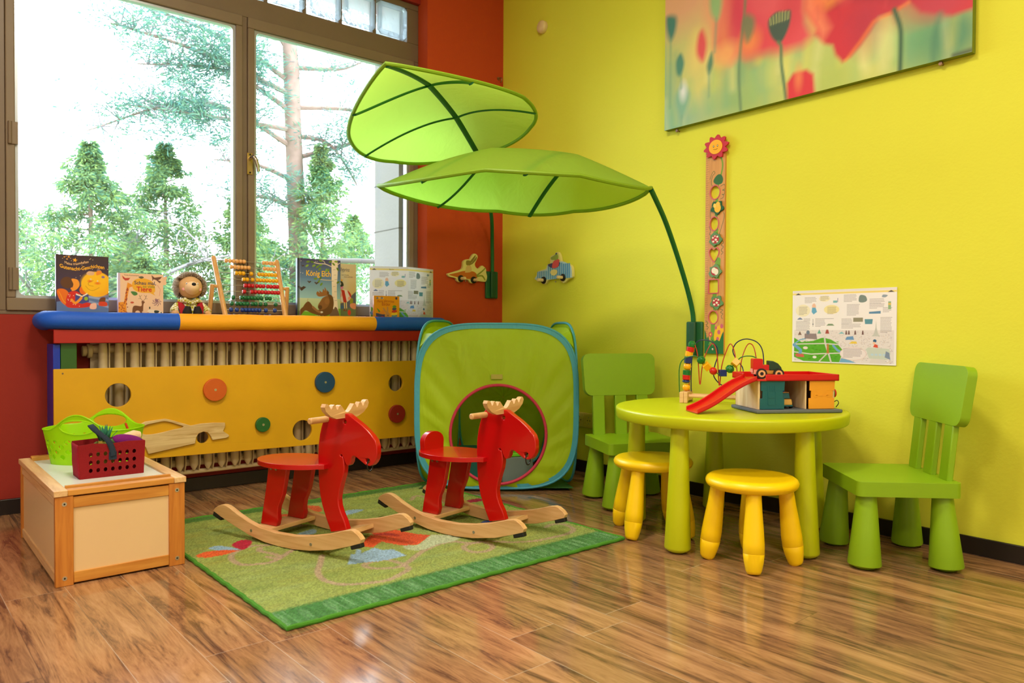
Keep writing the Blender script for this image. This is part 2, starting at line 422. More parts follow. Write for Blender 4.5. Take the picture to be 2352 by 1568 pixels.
struct(MB().box(-.075, -.060, -6.8, -.571, 0, .066, DARK).build('baseboard_left', bevel=.003))
struct(MB().box(.002, 6.8, -.012, -.001, 0, .064, DARK).build('baseboard_right', bevel=.003))
struct(MB().box(-.001, .010, -.571, -.012, 0, .064, DARK).build('baseboard_corner', bevel=.003))

# window: brown painted timber frame, two casements, glass blocks above
BRN = paint((128, 112, 92), .45, .08, .15, 40.); BRN2 = paint((120, 104, 86), .4, .08); SIL = paint((176, 186, 198), .3, Metallic=.6)
def sash(nm, y0, y1, z0, z1, hang):
    """casement leaf of timber: frame, silver glazing bead, pane"""
    o = MB(); t = .055
    for a, b2, c, d in ((y0, y1, z0, z0+t), (y0, y1, z1-t, z1), (y0, y0+t*.62, z0+t, z1-t), (y1-t*.62, y1, z0+t, z1-t)):
        o.box(-.145, -.088, a, b2, c, d, BRN)
    o = o.build(nm, bevel=.004)
    yi0, yi1, zi0, zi1 = y0+t*.62, y1-t*.62, z0+t, z1-t
    g = MB(); w_ = .012
    def rr(a, b2, c, d, r): 
        return [(a+r-r*math.cos(k*PI/8), c+r-r*math.sin(k*PI/8)) for k in range(5)]+[(b2-r+r*math.sin(k*PI/8), c+r-r*math.cos(k*PI/8)) for k in range(5)]+[(b2-r+r*math.cos(k*PI/8), d-r+r*math.sin(k*PI/8)) for k in range(5)]+[(a+r-r*math.sin(k*PI/8), d-r+r*math.cos(k*PI/8)) for k in range(5)]
    g.prism(rr(yi0, yi1, zi0, zi1, .004), -.135, -.10, SIL, 'yz', [rr(yi0+w_, yi1-w_, zi0+w_, zi1-w_, .022)])
    g.build('glazing_bead', o)
    MB().box(-.124, -.120, yi0+.006, yi1-.006, zi0+.006, zi1-.006, GLASS).build('pane', o, flat=True)
    return o
GLASS = glass_mat('window_glass'); BLOCK = glass_mat('glass_block', (.93, .97, 1.), 1.6, .9, .28)
win = bpy.data.objects.new('window_1', None); C.objects.link(win); struct(win)
fr = MB()
for a, b2, c, d in ((-2.70, -.571, .855, .872), (-2.70, -.571, 2.395, 2.50), (-2.70, -2.637, .872, 2.395), (-1.627, -1.60, .872, 2.395), (-.606, -.571, .872, 2.395),
                    (-2.70, -.571, 2.70, 2.735), (-2.70, -1.70, 2.50, 2.70), (-.65, -.571, 2.50, 2.70)):
    fr.box(-.16, -.10, a, b2, c, d, BRN2)
for k in range(5): fr.box(-.155, -.105, -.853-k*.2125, -.853-k*.2125-.022, 2.50, 2.70, BRN2)
fr.build('frame', win, bevel=.003)
sash('sash', -2.637, -1.627, .872, 2.395, 0).parent = win
sash('sash', -1.60, -.606, .872, 2.395, 1).parent = win
for k in range(5):
    y = -.653-k*.2125; g = MB(); a, c = y-.196, 2.504; r = .02
    ol = [(y-r, c), (y, c+r), (y, c+.192-r), (y-r, c+.192), (a+r, c+.192), (a, c+.192-r), (a, c+r), (a+r, c)]
    g.prism(ol, -.165, -.10, BLOCK, 'yz')
    il = [(y-.03, c+.03), (y-.03, c+.162), (a+.03, c+.162), (a+.03, c+.03)]
    g.prism(ol, -.10, -.092, BLOCK, 'yz', [il])
    g.build('glass_block', win, bevel=.004)
h = MB(); GOLD = paint((190, 160, 90), .3, Metallic=.8); CHR = paint((205, 205, 205), .15, Metallic=1.)
h.box(-.089, -.084, -1.606, -1.578, 1.59, 1.70, GOLD); h.ball((-.082, -1.592, 1.692), .005, DARK, 10); h.ball((-.082, -1.592, 1.60), .005, DARK, 10)
ho = h.build('handle_plate', win, bevel=.001)
MB().tube([(-.084, -1.592, 1.67), (-.045, -1.592, 1.676), (-.038, -1.588, 1.672), (-.034, -1.578, 1.655), (-.034, -1.570, 1.63), (-.035, -1.566, 1.60)], [.009, .009, .010, .010, .009, .008], CHR, 12).build('handle', win)
for z in (1.632, 1.008):
    MB().cyl((-.084, -2.622, z-.048), (-.084, -2.622, z+.048), .008, BRN2).box(-.088, -.082, -2.62, -2.593, z-.048, z+.048, BRN).build('hinge', win, bevel=.001)
# a second, equal window further along the same wall (outside the frame to the left)
win2 = MB()
for a, b2, c, d in ((-5.05, -2.95, .855, .91), (-5.05, -2.95, 2.68, 2.735), (-5.05, -4.97, .91, 2.68), (-2.95, -2.70, .855, 2.735), (-4.03, -3.96, .91, 2.68)): win2.box(-.16, -.10, a, b2, c, d, BRN2)
win2 = struct(win2.build('window_2'))
MB().box(-.124, -.12, -4.97, -2.95, .91, 2.68, GLASS).build('pane', win2, flat=True)
# rendered masonry reveal of the facade outside
STONE = paint((104, 101, 96), .8, .06, .2); jm = paint((66,63,60), .9)
ex = MB(); ex.box(-.46, -.40, -.665, .4, -.3, 3.3, STONE).box(-.40, -.166, -.665, -.571, -.1, 2.735, STONE)
for k in range(8): ex.box(-.47, -.165, -.6665, -.6, .55+k*.285, .556+k*.285, jm)
struct(ex.build('wall_outside', flat=True))
struct(bx('ground', -40, -.4, -30, 30, -.5, -.3, paint((120, 140, 90), .9, .2)))

# ------------------------------------------------------------------ garden seen through the window
def leaf_mat(c1, c2, name):
    m, nt, out = new_mat(name); b = bsdf(nt, out, (1,1,1), .7); L = nt.links.new
    ge = N(nt, 'NewGeometry'); rp = N(nt, 'ValToRGB'); e = rp.color_ramp.elements
    e[0].color = (*lin(c1), 1); e[1].color = (*lin(c2), 1); L(ge.outputs['Random Per Island'], rp.inputs[0])
    L(rp.outputs[0], b.inputs['Base Color']); t = N(nt, 'BsdfTranslucent'); L(rp.outputs[0], t.inputs[0])
    mx = N(nt, 'MixShader', i_0=.45); L(b.outputs[0], mx.inputs[1]); L(t.outputs[0], mx.inputs[2]); L(mx.outputs[0], out.inputs[0])
    return m
CON = leaf_mat((54, 106, 88), (130, 154, 80), 'conifer_sprays'); PIN = leaf_mat((50, 104, 104), (104, 142, 108), 'pine_needles')  # CON: bluish outdoor haze is put into the foliage colours
BARK = paint((128, 104, 92), .9, .3, .6, 20.); TWIG = paint((112, 106, 108), .9)
def sprays(cent, rad, n, size, droop, mat, name, parent, rng, asp=3.2):
    """leaf sprays: n slender three-sided leaves scattered around the given centres"""
    c = np.array(cent); r = np.array(rad); k = rng.integers(0, len(c), n)
    d = rng.normal(size=(n, 3)); d /= np.linalg.norm(d, axis=1)[:, None]
    p = c[k]+d*(rng.random(n)**.5)[:, None]*r[k][:, None]*np.array([1, 1, .62])
    u = d*np.array([1, 1, .5])+np.array([0, 0, -droop]); u /= np.linalg.norm(u, axis=1)[:, None]
    q = rng.normal(size=(n, 3)); v = np.cross(u, q); v /= np.linalg.norm(v, axis=1)[:, None]
    s = size*(.5+rng.random(n))[:, None]
    V = np.stack([p-v*s/asp*.5, p+u*s*.55+v*s/asp*.5, p+u*s], 1).reshape(-1, 3)
    me = bpy.data.meshes.new(name)
    me.vertices.add(len(V)); me.vertices.foreach_set('co', V.astype(np.float32).ravel())
    me.loops.add(3*n); me.loops.foreach_set('vertex_index', np.arange(3*n, dtype=np.int32))
    me.polygons.add(n); me.polygons.foreach_set('loop_start', np.arange(0, 3*n, 3, dtype=np.int32)); me.update(calc_edges=True)
    me.materials.append(mat); me.validate(); o = bpy.data.objects.new(name, me); C.objects.link(o); o.parent = parent
    o['kind'] = 'stuff'
    return o
def conifer(x, y, top, rb, n, seed, label, z0=-.3, slim=1.):
    rng = np.random.default_rng(seed); n = int(n*2.1); rb *= 1.05; t = thing('conifer_tree', label, 'tree', (x, y, z0), 0, 'bushy conifers outside the window')
    H = top-z0; ce = []; ra = []
    for i in range(270):
        h = .06+.94*rng.random(); R = rb*min(1., 1.2*((1-h)/.45)**1.05)*(.7+.45*rng.random()); a = rng.random()*2*PI; f = .3+.7*rng.random()
        ce.append((R*f*math.cos(a), R*f*math.sin(a), h*H-.12*R)); ra.append(.06+.15*min(1., (1-h)/.4))
    ce += [(0, 0, H*.99), (0, 0, H*.96), (.03, 0, H*.93), (-.03, .02, H*.9)]; ra += [.04, .06, .09, .12]
    sprays(ce, ra, int(n*1.9), .078, .40, CON, 'foliage', t, rng)
    m = MB(); m.tube([(0, 0, 0), (.03, .02, H*.5), (0, 0, H*.95)], [.07, .045, .01], BARK, 8)
    for i in range(14):
        h = .1+.8*i/14; a = rng.random()*6.3; R = rb*min(1., 1.15*((1-h)/.45)**.75)*.8
        m.tube([(0, 0, h*H), (R*.5*math.cos(a), R*.5*math.sin(a), h*H+.02), (R*math.cos(a), R*math.sin(a), h*H-.08)], [.015, .01, .004], BARK, 5, caps=False)
    m.build('trunk', t)
    return t
conifer(-8, -.95, 3.35, 1.0, 9000, 1, 'bushy green conifer with rounded top, behind the bedtime storybook and bare twigs')
conifer(-9, .28, 3.75, 1.05, 9000, 2, 'tall pointed green conifer above the hedgehog toy, left of the abacus')
conifer(-8.6, 1.35, 3.1, .75, 6500, 3, 'lower green conifer beside the window mullion, above the abacus')
conifer(-10.5, -1.7, 2.9, .9, 6000, 4, 'pale green conifer at the far left edge of the window')
conifer(-8.6, 2.75, 4.0, .95, 9500, 5, 'green conifer standing in front of the pine trunk, behind the moose picture book')
conifer(-10, 4.1, 3.1, 1.1, 7000, 6, 'green conifer partly hidden by the white facade stones')
conifer(-10, 2.0, 3.1, .8, 6500, 7, 'green conifer just right of the window handle, left of the pine trunk')
conifer(-11, .2, 2.5, 1.3, 8000, 8, 'broad low conifer filling the gap between the two tallest conifers')
conifer(-11.5, 3.0, 2.6, 1.4, 8000, 9, 'broad low conifer in the gap behind the pine trunk')
conifer(-7.2, 1.0, 1.95, .85, 7000, 10, 'short leafy conifer close to the window, behind the top of the abacus')
conifer(-7.4, -.4, 1.75, .85, 7000, 12, 'short leafy conifer close to the window, behind the animal picture book')
conifer(-7.6, 2.3, 1.9, .8, 7000, 13, 'short leafy conifer close to the window, right of the abacus')

def pine():
    rng = np.random.default_rng(21); t = thing('pine_tree', 'tall pine with reddish trunk and open crown, in the right-hand window pane', 'tree', (-9, 2.42, -.3))
    m = MB(); m.tube([(0, .13, 0), (0, .10, 2.2), (0, .0, 4.4), (0, -.04, 5.6), (0, -.1, 6.6), (0, -.3, 8)], [.20, .17, .145, .14, .11, .05], BARK, 12)
    ce = []; ra = []; tw = MB()
    br = [((0,-.02,4.3), (.2,-1.6,4.75), (.4,-3.3,3.95), 1), ((0,0,4.9), (.1,-1.2,5.35), (.3,-2.6,5.1), 1), ((0,0,5.4), (0,-1.1,5.9), (.1,-2.6,6.1), 1), ((0,0,3.7), (.2,-.7,3.85), (.4,-1.5,3.8), .3),
          ((0,0,5.7), (.2,.8,5.8), (.3,1.2,6.0), .25), ((0,0,4.5), (.2,.6,4.4), (.3,1.1,3.7), .5), ((0,-.1,6.0), (0,-.9,6.8), (.2,-2.3,7.2), 1), ((0,.05,3.2), (.1,-.6,3.35), (.2,-1.2,3.1), .5),
          ((0,0,4.1), (.3,1.3,4.6), (.4,2.0,4.9), .8), ((0,0,5.0), (.2,1.0,5.1), (.3,1.9,5.0), .4), ((0,0,4.6), (.3,-1.5,4.5), (.5,-2.8,4.4), 1), ((0,0,5.2), (.3,-1.7,5.5), (.5,-3.0,5.55), 1)]
    for a, b, c, k in br:
        P = [Vector(p) for p in cr([a, b, c], False, 6)]; m.tube(P, [.05-.0033*i for i in range(len(P))], BARK, 6, caps=False)
        for j in range(int(44*k)+6):
            f = .3+.7*rng.random(); q = P[int(f*(len(P)-1))]; e = q+Vector(rng.normal(size=3)*np.array([.25, .32, .26]))
            tw.tube([q, (q+e)/2+Vector((0, 0, .05)), e], [.012, .008, .003], TWIG, 4, caps=False); ce.append(tuple(e)); ra.append(.20+.16*rng.random())
    m.build('trunk', t); tw.build('twigs', t)
    sprays(ce, ra, 60000, .10, -.1, PIN, 'foliage', t, rng, 6.)
pine()
def bare(x, y, h, seed, label):
    rng = np.random.default_rng(seed); t = thing('bare_tree', label, 'tree', (x, y, -.3), 0, 'leafless trees outside the window'); m = MB()
    def grow(p, d, l, r, k):
        P = [p]; q = Vector(p); d = Vector(d)
        for i in range(4):
            d = (d+Vector(rng.normal(size=3)*.22)).normalized(); q = q+d*l/4; P.append(q.copy())
        m.tube(P, [r*(1-.16*i) for i in range(5)], TWIG, 6, caps=False)
        if k:
            for i in range(3):
                j = 2+i if i < 2 else 4
                grow(P[min(j, 4)], (d+Vector(rng.normal(size=3)*.75)).normalized(), l*.62, r*.55, k-1)
    grow(Vector((0, 0, 0)), (0, .1, 1), h*.62, .07, 4)
    m.build('trunk', t)
bare(-7.3, -.75, 2.95, 31, 'leafless forked tree between the two tallest conifers')
bare(-9.3, 3.7, 3.9, 33, 'leafless tree with thin twigs beside the white facade stones')
bare(-8.5, -1.9, 3.3, 35, 'leafless twiggy tree at the left edge of the window')
# thin weathered rail fixed outside
RAIL = paint((80, 76, 70), .8, .1)
tag(MB().tube([(-2., -.25, 1.36), (-2.0, .0, 1.375), (-2, .34, 1.385)], .022, RAIL, 10).tube([(-2, .30, 1.385), (-2, .32, .6), (-2, .32, -.3)], .03, RAIL, 10).build('garden_rail'), 'pale weathered wooden rail outside behind the princess book', 'rail')

# ------------------------------------------------------------------ radiator and its painted play cover
OCH = paint((226, 172, 20), .45, .08, .05); REDP = paint((176, 32, 30), .4, .08); GRN = paint((44, 96, 34), .4, .1); BLU = paint((12, 54, 190), .35, .1)
RADM = paint((226, 208, 170), .4, .05); SCREW = paint((200, 196, 180), .3, Metallic=.8)
ra = thing('radiator', 'cream ribbed radiator behind the yellow play panel under the window', 'radiator', (0, 0, .1))
fin = MB(); z0 = .012
fin.prism([(.028, .63), (.028, z0+.035), (.010, z0), (-.045, z0), (-.045, .63)], -.0016, .0016, RADM, 'xz')
fin.tube([(.004, -.0215, z0+.004), (.004, -.0215, z0+.03), (.004, -.0215, .60), (.004, -.0215, .63)], [.006, .0195, .0195, .016], RADM, 16, flat=1.1).box(-.054, -.050, -.0634, .0016, z0+.02, .63, RADM)
fin.tube([(-.03, -.062, .603), (-.03, .003, .603)], .019, RADM, 12, caps=False).tube([(-.03, -.062, .05), (-.03, .003, .05)], .018, RADM, 12, caps=False)
f0 = fin.build('rib', ra, loc=(0, -2.265, 0))
for i in range(1, 26):
    c = f0.copy(); C.objects.link(c); c.parent = ra; c.location = (0, -2.265+.065*i, 0)
MB().cyl((-.03, -2.365, .595), (-.03, -2.345, .595), .024, RADM).cyl((-.03, -2.345, .595), (-.03, -2.325, .595), .032, RADM).build('end_cap', ra, bevel=.004)
tag(MB().tube([(-.02, -2.42, .103), (-.02, -1.5, .105), (-.02, -.575, .107)], .011, RADM, 14).cyl((-.072, -1.3, .105), (-.02, -1.3, .105), .006, RADM).build('heating_pipe'), 'cream heating pipe running along the wall below the radiator', 'pipe')

cv = thing('radiator_cover', 'colourful play cover around the radiator with yellow panel and padded sill', 'radiator cover', (0, 0, 0))
MB().box(-.073, .098, -2.49, -.578, .785, .808, REDP).box(.004, .098, -.578, -.545, .785, .808, REDP).build('shelf_board', cv, bevel=.002)
MB().box(.099, .117, -2.492, -.545, .733, .790, REDP).build('fascia', cv, bevel=.002)
MB().box(.06, .095, -2.464, -2.404, 0, .785, GRN).build('post', cv, bevel=.002)
MB().box(.06, .095, -.612, -.552, 0, .785, GRN).build('post', cv, bevel=.002)
MB().box(-.072, .097, -2.492, -2.466, 0, .728, BLU).build('side_panel', cv, bevel=.002)
pn = MB(); hol = [circle(-2.248, .503, .052), circle(-1.395, .278, .052), circle(-.846, .498, .046), circle(-1.889, .284, .027)]
pn.prism([(-2.493, .213), (-2.493, .624), (-.55, .620), (-.55, .188)], .099, .115, OCH, 'yz', hol)
pn = pn.build('play_panel', cv, bevel=.0015)
for y, z in ((-2.46, .605), (-2.0, .255), (-.62, .6)): MB().cyl((.115, y, z), (.1162, y, z), .0035, BRN2, n=14).build('screw', pn)
for nm, y, z, r, cc in (('orange', -1.836, .508, .0535, (214, 98, 30)), ('blue', -1.277, .521, .054, (24, 72, 112)), ('green', -1.606, .325, .036, (36, 104, 44)), ('red', -.846, .327, .050, (156, 34, 28))):
    d = MB().cyl((.116, y, z), (.134, y, z), r, paint(cc, .5, .12), n=48).build('disc', cv, bevel=.002)
    d['label'] = nm+' wooden disc screwed to the panel'
    MB().cyl((.134, y, z), (.1352, y, z), .006, SCREW, n=14).build('screw', d)
SPR = wood((226, 200, 150), (196, 160, 104), 'Y', 5., .6)
cc_ = [(-2.128,.231),(-2.139,.262),(-2.187,.330),(-2.176,.362),(-2.141,.379),(-2.057,.386),(-2.038,.381),(-1.945,.346),(-1.901,.352),(-1.84,.352),(-1.789,.348),(-1.788,.33),(-1.798,.308),(-1.771,.288),(-1.770,.280),(-1.784,.274),(-1.848,.270),(-1.856,.29),(-1.870,.308),(-1.889,.313),(-1.910,.306),(-1.922,.288),(-1.926,.261)]
wn_ = cr([(-2.158,.345),(-2.138,.362),(-2.10,.370),(-2.057,.374),(-2.01,.358),(-1.978,.342),(-2.03,.332),(-2.095,.321),(-2.146,.322)], True, 4)
MB().prism(cc_, .116, .126, SPR, 'yz', [wn_]).build('car_cutout', cv, bevel=.002)['label'] = 'bare wooden car silhouette on the panel'
# foam edge padding in three lengths
FB = paint((10, 92, 222), .6, .1, .2, 120.); FY = paint((252, 176, 24), .6, .06, .2, 120.)
FR = .0385; fx, fz = .108, .828
def foam(path, mat, ends=(0, 0)):
    m = MB(); P = [Vector(p) for p in path]; n = len(P); rr = [FR]*n
    if ends[0]:
        d = (P[0]-P[1]).normalized(); P = [P[0]+d*FR*.92, P[0]+d*FR*.7, P[0]+d*FR*.35]+P; rr = [FR*.35, FR*.72, FR*.94]+rr
    if ends[1]:
        d = (P[-1]-P[-2]).normalized(); P = P+[P[-1]+d*FR*.35, P[-1]+d*FR*.7, P[-1]+d*FR*.92]; rr = rr+[FR*.94, FR*.72, FR*.35]
    m.tube(P, rr, mat, 24); return m.build('foam_edge', cv)
cp = [(-.032, -2.513, fz), (.02, -2.514, fz-.002), (.055, -2.512, fz+.004)]+[(fx-.045+.045*math.sin(a), -2.466-.045*math.cos(a)+.0, fz+.003) for a in np.linspace(.25, PI/2, 6)]
f1 = foam(cp+[(fx, -2.36, fz), (fx, -2.2, fz+.001), (fx, -1.996, fz)], FB, (1, 0)); f1['label'] = 'blue foam edge rounding the corner'
f2 = foam([(fx, -1.9955, fz)]+[(fx+.002*math.sin(k*1.7), -1.99+k*.0998, fz+.0015*math.sin(k*2.3+1)) for k in range(1, 10)]+[(fx, -.984, fz)], FY); f2['label'] = 'yellow foam edge'
f3 = foam([(fx, -.9835, fz), (fx, -.8, fz), (fx, -.66, fz+.001), (fx, -.548, fz)], FB, (0, 1)); f3['label'] = 'blue foam edge at the tent'

# ------------------------------------------------------------------ things standing on the sill (top .808)
SZ = .808; R90 = PI/2
def book(label, y0, y1, h, x, thick, spine, pages=(236, 230, 215), lean=.0, rz=0., name='picture_book'):
    """book standing on the sill, its cover towards the room; returns thing, width, and a function placing cover prints"""
    t = thing(name, label, 'book', (x, y0, SZ), R90+rz); t.rotation_euler = (-lean, 0, R90+rz)
    w_ = y1-y0
    b = MB(); b.box(.004, w_-.003, .002, thick-.002, .003, h-.003, paint(pages, .8))
    b.build('page_block', t)
    c = MB(); c.box(.0, w_, -.0006, .002, 0, h, paint(spine, .4)).box(0, w_, thick-.002, thick, 0, h, paint(spine, .4)).box(-.002, .002, -.0006, thick, 0, h, paint(spine, .4))
    c.build('binding', t, bevel=.0008)
    return t, w_
def cover(t, P, y=-.0010):
    o = P.build('cover_print', t, printed(.35)); o.location = (0, y, 0); return o
# bedtime storybook
t, W = book('large dark blue bedtime storybook with a smiling yellow moon on its cover', -2.467, -2.265, .308, .012, .022, (46, 36, 58), name='storybook')
P = Paint(W, .308, .0013, (58, 40, 62)); k = W/120.; H0 = 128
def K(x, y): return ((x)*k, .308-(y)*k*1.0)    # photo-like cover coordinates, 120 wide
P.grad(0, .308, (72, 52, 110), (56, 38, 50))
P.poly([K(0,122), K(120,100), K(120,190), K(0,190)], (92, 120, 176)).poly([K(60,102), K(120,112), K(120,118), K(62,108)], (150, 170, 214)).poly([K(66,114), K(120,130), K(120,136), K(66,119)], (140, 160, 206))
P.poly(cr([K(1,92), K(14,88), K(26,96), K(34,120), K(30,134), K(16,128), K(5,112)]), (232, 112, 18)).stroke(cr([K(5,95), K(10,105), K(16,120), K(26,128)], False), .002, (250, 176, 30))
P.poly(cr([K(52,88), K(60,76), K(72,84), K(70,100), K(56,100)]), (236, 110, 20))
P.ell(*K(92,74), 36*k, 33*k, (250, 190, 14), .004).ell(*K(104,84), 22*k, 20*k, (246, 160, 16), .02, .5).ell(*K(88,70), 30*k, 26*k, (252, 200, 20), .02, .7)
P.ell(*K(76,66), 5*k, 3*k, (238, 120, 20), .006).ell(*K(94,71), 6*k, 3*k, (238, 120, 20), .006).ell(*K(78,61), 1.6*k, 1.6*k, (250,250,240)).ell(*K(94,65), 1.6*k, 1.6*k, (250,250,240)).ell(*K(78,61), .7*k, .7*k, (30,30,30)).ell(*K(94,65), .7*k, .7*k, (30,30,30))
P.stroke(cr([K(84,64), K(73,70), K(74,77), K(84,79)], False), .0012, (150, 90, 10)).stroke(cr([K(66,79), K(74,88), K(84,90), K(98,82)], False), .0012, (150, 90, 10))
P.ell(*K(24,72), 15*k, 15*k, (92, 52, 28), .003).poly(cr([K(34,62), K(48,64), K(52,78), K(44,90), K(34,92), K(38,76)]), (246, 158, 46)).ell(*K(35,87), 3.4*k, 3*k, (246, 150, 40))
P.poly(cr([K(30,96), K(46,94), K(54,104), K(50,126), K(24,128), K(22,112)]), (214, 30, 24)).poly(cr([K(24,124), K(70,122), K(80,130), K(60,136), K(26,136)]), (214, 30, 24))
for i in range(30): P.ell(*K(24+R_.random()*44, 100+R_.random()*34), .9*k, .9*k, (255, 230, 220)) if i % 2 else None
P.poly([K(42,102), K(58,107), K(72,100), K(74,120), K(58,126), K(42,122)], (66, 70, 150)).poly([K(44,99), K(58,105), K(70,97), K(70,101), K(58,108), K(44,103)], (244, 238, 226)).ell(*K(67,112), 4.5*k, 5*k, (150, 190, 40))
P.stroke(cr([K(34,116), K(42,124), K(52,116), K(56,110)], False), .010, (246, 156, 40)).poly(cr([K(78,126), K(90,124), K(90,138), K(76,138)]), (244, 190, 176))
P.poly(cr([K(100,110), K(112,108), K(110,122), K(98,122)]), (110, 56, 26)).poly(cr([K(98,120), K(114,120), K(116,130), K(98,130)]), (216, 60, 30))
P.poly(cr([K(68,46), K(74,40), K(86,42), K(84,50), K(72,50)]), (226, 184, 150)).poly(cr([K(92,40), K(100,36), K(104,44), K(92,50)]), (240, 140, 36)).poly([K(91,38), K(96,30), K(102,37)], (130, 110, 130)).ell(*K(107,54), 4*k, 3*k, (140, 110, 160))
def star(c, r, col): P.poly([(c[0]+(r if i % 2 == 0 else r*.42)*math.sin(i*PI/5+.2), c[1]+(r if i % 2 == 0 else r*.42)*math.cos(i*PI/5+.2)) for i in range(10)], col)
star(K(42,13), .0105, (252, 178, 26)); star(K(28,5), .006, (250, 170, 60)); star(K(18,6), .004, (250, 170, 60)); star(K(24,11), .004, (250, 180, 80))
for a in ((14,10),(22,4),(32,9),(34,15),(78,7),(76,9),(83,10),(118,33),(66,37),(82,35),(54,53),(44,58),(58,25),(104,32)): P.ell(*K(*a), .0012, .0012, (250, 226, 190))
cover(t, P)
m = MB(); T1 = paint((244, 200, 150), .5); T2 = paint((252, 186, 30), .5)
wave = lambda xs, ys, w_: (lambda a, b: (a, b+k*float(np.interp(a/w_, xs, ys))))
text(m, 'Meine traumhaften', 18*k, .308-25*k, .0165, T1, wave((0,.25,.5,.75,1), (2,-1.5,-.5,3.5,6.5), 55*k), .0016, fitw=55*k, bold=.01)
text(m, 'Gutenacht-Geschichten', 7*k, .308-36*k, .0225, T2, wave((0,.15,.35,.55,.8,1), (3.5,-1.5,-4,-1,5.5,3), 103*k), .0016, bold=.02, fitw=103*k)
m.build('lettering', t, flat=True)

# animal board book
t, W = book('square board book with many animals and a yellow cloud on a cream cover', -2.226, -2.036, .240, .014, .016, (206, 186, 226), name='board_book')
P = Paint(W, .240, .0013, (240, 202, 172)); k = W/100.
def K(x, y): return (x*k, .240-y*k)
P.poly([K(0,0), K(4,0), K(4,140), K(0,140)], (206, 190, 232))
P.poly(cr([K(30,24), K(38,14), K(55,11), K(72,16), K(80,28), K(80,44), K(64,46), K(46,45), K(33,38)]), (238, 176, 50)).poly([K(74,40), K(82,52), K(70,46)], (238, 176, 50))
P.poly([K(20,22), K(28,26), K(32,31), K(24,34), K(17,74), K(18,94), K(22,106), K(22,122), K(14,122), K(13,102), K(0,100), K(0,70), K(12,69)], (236, 150, 40))
for i in range(46):
    y = 36+R_.random()*70; x = (20-(y-36)*.14+R_.uniform(-2.5, 2.5)) if y < 68 else R_.uniform(1, 20); P.ell(*K(x, y), 1.2*k, 1.5*k, (160, 60, 40))
P.poly([K(8,6), K(15,12), K(26,11), K(22,17), K(15,18), K(10,13)], (190, 60, 50)).poly([K(73,2), K(80,8), K(97,5), K(93,11), K(88,14), K(95,17), K(92,21), K(84,14), K(78,12), K(75,17), K(75,11)], (110, 70, 60))
P.poly(cr([K(32,80), K(50,78), K(51,66), K(58,68), K(55,74), K(54,90), K(52,92), K(53,116), K(48,116), K(47,92), K(37,92), K(36,116), K(31,116)]), (118, 68, 42))
for dx in (-1, 1):
    P.stroke(cr([K(54,66), K(54+dx*5,60), K(54+dx*8,52)], False), .0016, (90, 60, 40)); P.stroke([K(54+dx*5,60), K(54+dx*10,60)], .0012, (90, 60, 40)); P.stroke([K(54+dx*7,56), K(54+dx*3,52)], .0012, (90, 60, 40))
P.ell(*K(85,64), 3*k, 4*k, (140, 100, 120))
for i in range(8):
    a = i*PI/4+.2; P.stroke(cr([K(85+2*math.cos(a), 68+2*math.sin(a)), K(85+7*math.cos(a), 68+6*math.sin(a)), K(85+10*math.cos(a+.4), 68+9*math.sin(a+.4))], False), .0030, (140, 100, 120))
P.poly(cr([K(64,90), K(72,86), K(96,90), K(98,104), K(97,120), K(70,120), K(66,104)]), (244, 226, 206)).poly(cr([K(80,88), K(90,89), K(88,94), K(80,94)]), (40, 50, 46)).poly(cr([K(80,96), K(88,97), K(86,104), K(79,103)]), (40, 50, 46)).ell(*K(95,96), 1.6*k, 5*k, (40, 50, 46)).ell(*K(65,96), 3.6*k, 3.4*k, (230, 160, 120)).ell(*K(69,82), 1.6*k, 3*k, (40, 50, 46))
P.poly(cr([K(27,44), K(38,44), K(42,50), K(34,53)]), (70, 130, 70)).ell(*K(30,70), 4*k, 2.4*k, (200, 80, 60)).stroke(cr([K(87,26), K(90,32), K(93,36), K(92,44), K(91,52)], False), .0022, (220, 150, 130))
P.poly(cr([K(44,8), K(52,6), K(56,9), K(50,12)]), (90, 90, 80))
cover(t, P)
m = MB(); text(m, 'Schau mal,', W*.345, .240-26*k, .0225, paint((58, 66, 100), .5), None, .0016, sx=.98, bold=.015); text(m, 'so viele', W*.535, .240-33.4*k, .0175, paint((76, 128, 50), .5), None, .0016, sx=.98)
text(m, 'Tiere', W*.395, .240-42.5*k, .0305, paint((206, 50, 36), .5), None, .0016, sx=.98, bold=.02); text(m, 'Tinka Konnemann', W*.12, .240-6.2*k, .0085, paint((110, 84, 70), .5), None, .0016)
m.build('lettering', t, flat=True)
MB().prism(cr([(W-.001, .225), (W+.014, .232), (W+.016, .222), (W+.012, .212), (W+.015, .200), (W+.008, .192), (W-.001, .196)], True, 4), -.0005, .006, paint((238, 198, 166), .5), 'xz').build('tab', t)

